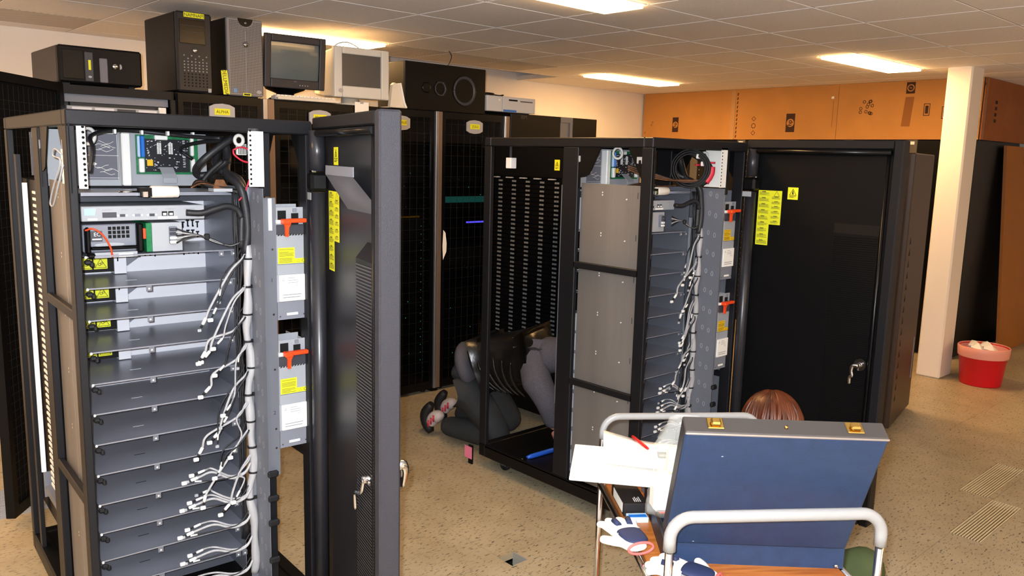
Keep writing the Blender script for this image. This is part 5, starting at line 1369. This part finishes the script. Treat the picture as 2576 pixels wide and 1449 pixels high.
so = s.obj('sheet', M_PAPER, k2); so.modifiers.new('thickness', 'SOLIDIFY').thickness = .0012
m = MB(); m.quad((.17, .075, .0105), (.245, .075, .0105), (.245, .125, .012), (.17, .125, .012)); m.obj('dark_picture', mat('photo_dark', '#4a423c', rough=.5), k2)
m = MB(); printed_lines(m, .175, .24, .08, .10, 3, .0125, .3, 4); m.obj('picture_print', M_PAPER, k2)
k3 = thing('red_pen', 'red ballpoint pen lying on the white sheet', 'pen', tuple(tw(.11, .60, .834)), TROT+math.radians(10))
MB().lathe([(0, 0), (.003, .004), (.0055, .012), (.0058, .07), (.0058, .10), (.004, .125), (.0, .127)], 10, 'y', (0, .13, 0)).obj('barrel', mat('pen_red', '#b81c1c', rough=.3), k3)
MB().lathe([(0, -.004), (.0018, .0), (.004, .012)], 8, 'y', (0, .134-.0, 0)).obj('tip', M_BLACK, k3)
# ---- clear plastic bag against the lid
k = thing('plastic_bag', 'clear crumpled plastic bag between the papers and the blue case', 'bag', tuple(tw(.055, .265, TOP+.07)), TROT)
bm = MB(); rnd = random.Random(4); nu, nv = 16, 14
grid = []
for i in range(nv+1):
    h = i/nv; row = []
    rad = .05*(.55+.6*math.sin(math.pi*min(1, h*.8+.12)))
    for q in range(nu):
        a = 2*math.pi*q/nu; r = rad*(1+.22*math.sin(3*a+h*7)+.14*rnd.uniform(-1, 1))
        row.append((.04+r*math.cos(a)*1.1+.05*h, .10+r*math.sin(a)*.7, h*.29))
    grid.append(row)
vs = [p for row in grid for p in row]
fs = [(i*nu+q, i*nu+(q+1) % nu, (i+1)*nu+(q+1) % nu, (i+1)*nu+q) for i in range(nv) for q in range(nu)]+[list(range(nu))[::-1]]
bm._add(vs, fs, True)
bm.obj('film', mat('clear_film', '#f2f4ee', rough=.08, alpha=.17), k)
MB().cbox(.0, .05, .06, .12, .02, .10, .01).obj('white_part', M_WHITE, k); MB().cbox(.045, .08, .09, .13, .12, .20, .01).obj('pale_green_part', mat('pale_green', '#dbe6a8', rough=.5), k)
MB().cbox(.02, .05, .07, .1, .012, .03, .004).obj('orange_part', M_ORANGE, k)
# ---- pair of work gloves
def glove(nm, label, x, y, z, rot, flip=1):
    g = thing(nm, label, 'glove', tuple(tw(x, y, z)), TROT+math.radians(rot), 'work gloves')
    def lump(verts, edges, radii, name, m, parent):
        return skin_obj(name, verts, edges, radii, m, parent)
    V = [(0, 0, .018), (0, .06, .020), (0, .11, .022)]; E = [(0, 1), (1, 2)]; Rr = [(.04, .018), (.045, .018), (.048, .016)]
    for q, (fx, L_) in enumerate(((-.036, .055), (-.012, .072), (.012, .07), (.036, .056))):
        i = len(V); V += [(fx, .135, .022), (fx*1.25, .135+L_*.5, .026), (fx*1.35, .135+L_, .014)]; E += [(2, i), (i, i+1), (i+1, i+2)]; Rr += [(.014, .012), (.0125, .0115), (.0105, .010)]
    i = len(V); V += [(-.055*flip, .07, .02), (-.085*flip, .10, .018)]; E += [(1, i), (i, i+1)]; Rr += [(.017, .013), (.012, .011)]
    body = lump(V, E, Rr, 'glove_shell', mat('glove_white', '#e6e2dc', rough=.8), g)
    lump([(0, .02, .029), (0, .06, .032), (0, .11, .033)], [(0, 1), (1, 2)], [(.034, .010), (.040, .010), (.040, .009)], 'navy_back', mat('glove_navy', '#1f2a4c', rough=.7), g)
    for fx in (-.012, .022): MB().tube([(fx, .13, .034), (fx*1.3, .16, .037)], .0085, 8).obj('navy_patch', MATS['glove_navy'], g)
    MB().tube([(.037*math.cos(a), .016, .019+.016*math.sin(a)) for a in [2*math.pi*q/20 for q in range(21)]], .004, 6, cap=False).obj('cuff_trim', mat('cuff_pink', '#c8625e', rough=.7), g)
    return g
def skin_obj(name, verts, edges, radii, m, parent=None, sub=2, root=0, loc=None):
    me = bpy.data.meshes.new(name); me.from_pydata([tuple(v) for v in verts], edges, []); me.update()
    o = bpy.data.objects.new(name, me); COL.objects.link(o)
    md = o.modifiers.new('skin', 'SKIN'); md.use_smooth_shade = True; md.branch_smoothing = .6
    sl = me.skin_vertices[0].data
    for i, r in enumerate(radii):
        sl[i].radius = r if isinstance(r, tuple) else (r, r)
        sl[i].use_root = (i == root)
    ms = o.modifiers.new('sub', 'SUBSURF'); ms.levels = sub; ms.render_levels = sub
    dg = bpy.context.evaluated_depsgraph_get(); dg.update()
    fin = bpy.data.meshes.new_from_object(o.evaluated_get(dg))
    bpy.data.objects.remove(o); bpy.data.meshes.remove(me)
    fin.name = name; fin.materials.clear(); fin.materials.append(m)
    for p in fin.polygons: p.use_smooth = True
    return link(name, fin, parent, loc=loc)
glove('work_glove', 'white and navy work glove hanging over the left rail of the trolley', -.005, .20, TZ+.018, 12)
glove('work_glove', 'white and navy work glove with pink cuff lying beside the near handle', .165, .06, TOP, 52, -1)
# ---- blue-handled tool lying in the base of the middle rack
k = thing('pry_tool', 'flat tool with a long blue handle lying in the base of the middle rack', 'tool', (2.90, 3.00, .147), math.radians(-2))
MB().tube([(0, 0, 0), (.03, 0, 0), (.24, 0, 0), (.25, 0, 0)], [.008, .013, .013, .011], 12).obj('handle', mat('tool_blue', '#1f55c0', rough=.35), k)
MB().box(-.035, 0, -.006, .006, -.002, .002).obj('blade', M_CHROME, k)
k = thing('pink_note', 'pink sticky tag hanging on the foot of the middle rack', 'note', (2.845, 3.43, .0))
MB().box(0, .002, -.032, .032, .03, .10).obj('note', mat('pink_paper', '#e87f98', rough=.7), k); MB().box(.002, .012, -.032, .0, 0, .11).obj('foot', M_BLACK, k)

# ================================================================ people
M_SKIN = mat('skin', '#c98d72', rough=.5)
M_LEATH = mat('black_leather', '#121110', rough=.28, bump=.5, bscale=22)
M_KNIT = mat('grey_knit', '#4c4a52', rough=.9, var=.25, vscale=180, bump=.35, bscale=240)
M_JEAN = mat('charcoal_trousers', '#262829', rough=.8, var=.2, vscale=14)
M_HAIR = mat('dark_hair', '#1d1512', rough=.5)
def hand(name, wrist, dirv, palm_n, m, parent, curl=.5, size=1.0):
    """palm with four bent fingers and a thumb"""
    w = Vector(wrist); d = Vector(dirv).normalized(); n = Vector(palm_n); n = (n-d*n.dot(d)).normalized(); s = d.cross(n)
    k = size
    V = [w, w+d*.045*k, w+d*.085*k]; E = [(0, 1), (1, 2)]; Rr = [(.022*k, .018*k), (.036*k, .016*k), (.038*k, .014*k)]
    for q, (off, L_) in enumerate(((-.028, .062), (-.010, .074), (.010, .070), (.027, .056))):
        i = len(V); b = w+d*.088*k+s*off*k
        c1 = b+(d*math.cos(curl*.5)+n*math.sin(curl*.5))*L_*.42*k; c2 = c1+(d*math.cos(curl*1.3)+n*math.sin(curl*1.3))*L_*.34*k; c3 = c2+(d*math.cos(curl*1.9)+n*math.sin(curl*1.9))*L_*.28*k
        V += [b, c1, c2, c3]; E += [(2, i), (i, i+1), (i+1, i+2), (i+2, i+3)]; Rr += [.0098*k, .009*k, .0085*k, .007*k]
    i = len(V); V += [w+d*.035*k+s*-.038*k+n*.008*k, w+d*.07*k+s*-.056*k+n*.018*k, w+d*.095*k+s*-.058*k+n*.026*k]; E += [(1, i), (i, i+1), (i+1, i+2)]; Rr += [.013*k, .0105*k, .0085*k]
    return skin_obj(name, V, E, Rr, m, parent)
def kneeling_person():
    t = thing('person', 'person in black leather vest kneeling and reaching into the middle rack', 'person', (3.1, 3.65, 0))
    O = Vector((3.1, 3.65, 0))
    def L(p): return Vector(p)-O
    pel, ch, nk, hd = L((3.02, 3.74, .47)), L((3.15, 3.40, .585)), L((3.25, 3.12, .64)), L((3.31, 2.95, .60))
    nsh, nel, nwr = L((3.065, 3.19, .60)), L((3.10, 3.045, .40)), L((3.155, 3.05, .235))
    fsh, fel, fwr = L((3.40, 3.26, .60)), L((3.45, 3.05, .40)), L((3.38, 2.98, .215))
    nhp, nkn, nan = L((2.98, 3.68, .43)), L((3.10, 3.42, .085)), L((2.985, 3.86, .085))
    fhp, fkn, fan = L((3.17, 3.80, .43)), L((3.36, 3.60, .085)), L((3.22, 4.02, .085))
    # body: one continuous figure
    V = [pel, ch, nk, L((3.285, 3.02, .635)), hd, nsh, nel, nwr, fsh, fel, fwr, nhp, nkn, nan, fhp, fkn, fan]
    E = [(0, 1), (1, 2), (2, 3), (3, 4), (1, 5), (5, 6), (6, 7), (1, 8), (8, 9), (9, 10), (0, 11), (11, 12), (12, 13), (0, 14), (14, 15), (15, 16)]
    Rr = [(.09, .085), (.10, .09), .05, .05, (.06, .07), .04, .034, .026, .04, .034, .026, .05, .045, .034, .05, .045, .034]
    skin_obj('body', V, E, Rr, M_SKIN, t)
    # trousers
    tr = skin_obj('trousers', [L((3.05, 3.66, .50)), pel, nhp, (nhp+nkn)/2, nkn, (nkn+nan)/2+Vector((0, 0, .01)), nan, fhp, (fhp+fkn)/2, fkn, (fkn+fan)/2, fan],
             [(0, 1), (1, 2), (2, 3), (3, 4), (4, 5), (5, 6), (1, 7), (7, 8), (8, 9), (9, 10), (10, 11)],
             [(.15, .14), (.165, .15), .115, .10, .085, .08, .062, .115, .10, .085, .08, .062], M_JEAN, t, root=1)
    # shirt tail, vest, sleeves
    skin_obj('shirt_tail', [L((2.985, 3.72, .49)), L((3.06, 3.61, .53))], [(0, 1)], [(.168, .158), (.176, .166)], M_KNIT, t)
    vest = skin_obj('leather_vest', [L((3.07, 3.60, .53)), L((3.11, 3.50, .555)), ch+Vector((0, .0, .01)), L((3.21, 3.24, .625)), L((3.25, 3.13, .645))], [(0, 1), (1, 2), (2, 3), (3, 4)],
             [(.165, .145), (.175, .16), (.185, .165), (.165, .135), (.10, .09)], M_LEATH, t, root=2)
    for q in range(6):
        a = q/5
        P = [L((2.935+.02*a, 3.56-.07*q, .62-.0*q)), L((2.925+.025*q*.4, 3.50-.055*q, .54)), L((2.955+.012*q, 3.44-.045*q, .46)), L((3.0+.01*q, 3.38-.04*q, .41))]
        MB().tube(bezier(P, 5), [.004+.007*math.sin(math.pi*i/15) for i in range(16)], 6).obj('fold', M_LEATH, vest)
    sl = skin_obj('sleeve', [nsh+Vector((.03, .02, .02)), nsh, (nsh+nel)/2, nel, (nel+nwr)/2, nwr+Vector((0, 0, .015))], [(0, 1), (1, 2), (2, 3), (3, 4), (4, 5)], [.085, .10, .086, .072, .060, .048], M_KNIT, t, root=1)
    skin_obj('sleeve', [fsh, (fsh+fel)/2, fel, (fel+fwr)/2, fwr], [(0, 1), (1, 2), (2, 3), (3, 4)], [.085, .075, .065, .055, .045], M_KNIT, t)
    skin_obj('collar', [L((3.15, 3.20, .63)), L((3.21, 3.12, .65)), L((3.27, 3.04, .63))], [(0, 1), (1, 2)], [.12, .115, .085], M_KNIT, t)
    hand('hand', nwr, (.25, -.10, -1), (.9, -.2, .1), M_SKIN, t, .6)
    hand('hand', fwr, (.0, -.3, -1), (-.9, -.2, .1), M_SKIN, t, .6)
    # head with face, ears and hair (turned down into the rack)
    hg = MB(); hg.lathe([(0, -.12), (.045, -.115), (.062, -.085), (.074, -.03), (.078, .02), (.072, .065), (.048, .10), (0, .112)], 20, 'z')
    fd = Vector((.35, -.85, -.45)).normalized()
    up = (Vector((0, 0, 1))-fd*fd.z).normalized(); sd = fd.cross(up)
    Hm = Matrix(((sd.x, fd.x, up.x, hd.x), (sd.y, fd.y, up.y, hd.y), (sd.z, fd.z, up.z, hd.z), (0, 0, 0, 1)))
    head = hg.obj('head', M_SKIN, t, matrix=Hm)
    n = MB(); n._add([(-.014, .070, -.03), (.014, .070, -.03), (0, .100, -.03), (0, .074, .012)], [(0, 1, 2), (0, 2, 3), (1, 3, 2)], True); n.obj('nose', M_SKIN, head)
    for s_ in (-1, 1):
        MB().lathe([(0, -.01), (.009, -.006), (.011, 0), (.009, .006), (0, .01)], 10, 'z', (s_*.03, .068, .012)).obj('eye', M_WHITE, head)
        MB().lathe([(0, -.03), (.012, -.02), (.016, 0), (.012, .02), (0, .03)], 10, 'z', (s_*.078, -.005, .0)).obj('ear', M_SKIN, head)
    MB().tube([(-.022, .066, -.06), (0, .073, -.062), (.022, .066, -.06)], .006, 8).obj('mouth', mat('lips', '#9c4a44', rough=.5), head)
    hr = MB(); hr.lathe([(.084, -.04), (.088, .0), (.086, .04), (.07, .085), (.04, .112), (0, .122)], 20, 'z', (0, -.012, .004)); hr.obj('hair', M_HAIR, head)
    # trainers, toes on the floor
    for an, kn in ((nan, nkn), (fan, fkn)):
        d = (an-kn); d.z = 0; d.normalize()
        sh = skin_obj('shoe', [an+Vector((0, 0, .025)), an+d*.035+Vector((0, 0, .06)), an+d*.075+Vector((0, 0, .035)), an+d*.085+Vector((0, 0, -.03))], [(0, 1), (1, 2), (2, 3)], [.046, .045, .043, .038], mat('shoe_grey', '#b0a6a2', rough=.6), t)
        s2 = d.cross(Vector((0, 0, 1)))
        so = MB()
        pr = [(an+d*(.07+.045*math.sin(a*math.pi))+Vector((0, 0, .12-.185*a))) for a in [q/10 for q in range(11)]]
        so.tube([p+d*.012 for p in pr], [.02, .028, .033, .036, .037, .037, .036, .036, .034, .03, .02], 10); so.obj('sole', M_RUBBER, sh)
        for q in range(3):
            p = an+d*(.03+.02*q)-s2*(.046)*(1)+Vector((0, 0, .045-.02*q)); MB().tube([p-Vector((0, 0, .02)), p+Vector((0, 0, .02))], .006, 6).obj('red_stripe', M_RED, sh)
            p = an+d*(.03+.02*q)+s2*(.046)*(1)+Vector((0, 0, .045-.02*q)); MB().tube([p-Vector((0, 0, .02)), p+Vector((0, 0, .02))], .006, 6).obj('red_stripe', M_RED, sh)
    return t
kneeling_person()
def seated_person():
    O = Vector((2.70, 1.47, 0))
    t = thing('person', 'person with reddish-brown hair sitting on the floor behind the blue case', 'person', tuple(O))
    V = [(0, 0, .12), (.01, .01, .30), (.015, .015, .50), (.0, .01, .62), (-.01, .01, .66), (-.015, .01, .76), (.15, -.12, .53), (.24, -.10, .32), (.36, .06, .24), (-.13, .16, .53), (-.05, .26, .32), (.12, .28, .24),
         (.10, -.08, .12), (.22, -.33, .28), (.42, -.06, .07), (-.06, .12, .12), (.12, .40, .26), (.36, .16, .07)]
    E = [(0, 1), (1, 2), (2, 3), (3, 4), (4, 5), (2, 6), (6, 7), (7, 8), (2, 9), (9, 10), (10, 11), (0, 12), (12, 13), (13, 14), (0, 15), (15, 16), (16, 17)]
    Rr = [(.11, .09), (.10, .08), (.09, .07), .05, .048, .075, .036, .03, .024, .036, .03, .024, .06, .05, .036, .06, .05, .036]
    V = [Vector(v) for v in V]
    skin_obj('body', V, E, Rr, M_SKIN, t)
    skin_obj('jumper', [V[0]+Vector((0, 0, .06)), V[1], V[2], V[6], V[7], V[8]-Vector((.03, .04, 0)), V[9], V[10], V[11]], [(0, 1), (1, 2), (2, 3), (3, 4), (4, 5), (2, 6), (6, 7), (7, 8)], [(.165, .135), (.15, .12), (.155, .12), .085, .06, .045, .085, .06, .045], mat('dark_jumper', '#2a2c30', rough=.9), t, root=1)
    skin_obj('jumper_yoke', [V[6], (V[6]+V[2])/2+Vector((0, 0, .035)), V[2]+Vector((0, 0, .06)), (V[9]+V[2])/2+Vector((0, 0, .035)), V[9]], [(0, 1), (1, 2), (2, 3), (3, 4)], [.08, .092, .098, .092, .08], MATS['dark_jumper'], t, root=2)
    skin_obj('trousers', [V[0], V[12], V[13], V[14], V[15], V[16], V[17]], [(0, 1), (1, 2), (2, 3), (0, 4), (4, 5), (5, 6)], [(.165, .13), .105, .085, .06, .105, .085, .06], mat('green_trousers', '#3d4a2a', rough=.85, var=.15, vscale=12), t)
    hand('hand', V[8], (.9, .35, -.1), (0, 0, -1), M_SKIN, t); hand('hand', V[11], (.9, -.2, -.1), (0, 0, -1), M_SKIN, t)
    hd = V[5]+Vector((.0, .0, .02)); fd = Vector((.74, .62, -.22)).normalized(); up = (Vector((0, 0, 1))-fd*fd.z).normalized(); sd = fd.cross(up)
    Hm = Matrix(((sd.x, fd.x, up.x, hd.x), (sd.y, fd.y, up.y, hd.y), (sd.z, fd.z, up.z, hd.z), (0, 0, 0, 1)))
    hg = MB(); hg.lathe([(0, -.12), (.045, -.115), (.062, -.085), (.074, -.03), (.078, .02), (.072, .065), (.048, .095), (0, .105)], 20, 'z'); head = hg.obj('head', M_SKIN, t, matrix=Hm)
    n = MB(); n._add([(-.014, .070, -.03), (.014, .070, -.03), (0, .100, -.03), (0, .074, .012)], [(0, 1, 2), (0, 2, 3), (1, 3, 2)], True); n.obj('nose', M_SKIN, head)
    for s_ in (-1, 1):
        MB().lathe([(0, -.01), (.009, -.006), (.011, 0), (.009, .006), (0, .01)], 10, 'z', (s_*.03, .068, .012)).obj('eye', M_WHITE, head)
    MB().tube([(-.022, .066, -.06), (0, .073, -.062), (.022, .066, -.06)], .006, 8).obj('mouth', mat('lips', '#9c4a44', rough=.5), head)
    # bobbed hair: a shell of overlapping locks
    M_RH = mat('red_brown_hair', '#4e2410', rough=.36, var=.55, vscale=26, stretch=(1, 1, .15))
    cap = MB(); cap.lathe([(.092, -.10), (.104, -.05), (.106, .0), (.100, .05), (.078, .095), (.045, .118), (0, .126)], 28, 'z', (0, -.016, 0)); hair = cap.obj('hair', M_RH, head)
    rnd = random.Random(9)
    for k in range(90):
        a = rnd.uniform(0, 2*math.pi)
        if math.sin(a) > .75: continue
        P = []
        tw_ = rnd.uniform(-.25, .25)
        for q in range(7):
            e = math.pi/2*(1-q/6*1.12); rr = .105+rnd.uniform(0, .004)
            P.append((math.cos(a+tw_*q/6)*rr*max(.06, math.cos(e)), -.016+math.sin(a+tw_*q/6)*rr*max(.06, math.cos(e)), .125*math.sin(e) if e > 0 else -.018*(q-4)*2.2))
        MB().tube(bezier(P, 2), [.0035]+[.007]*11+[.003], 5).obj('lock', M_RH, hair)
    for k, (kn, an) in enumerate(((V[13], V[14]), (V[16], V[17]))):
        d = Vector((.9, .1 if k == 0 else -.1, 0)).normalized()
        skin_obj('shoe', [an, an+d*.07+Vector((0, 0, -.025)), an+d*.15+Vector((0, 0, -.03))], [(0, 1), (1, 2)], [.045, .042, .035], M_BLACK, t)
    return t
seated_person()
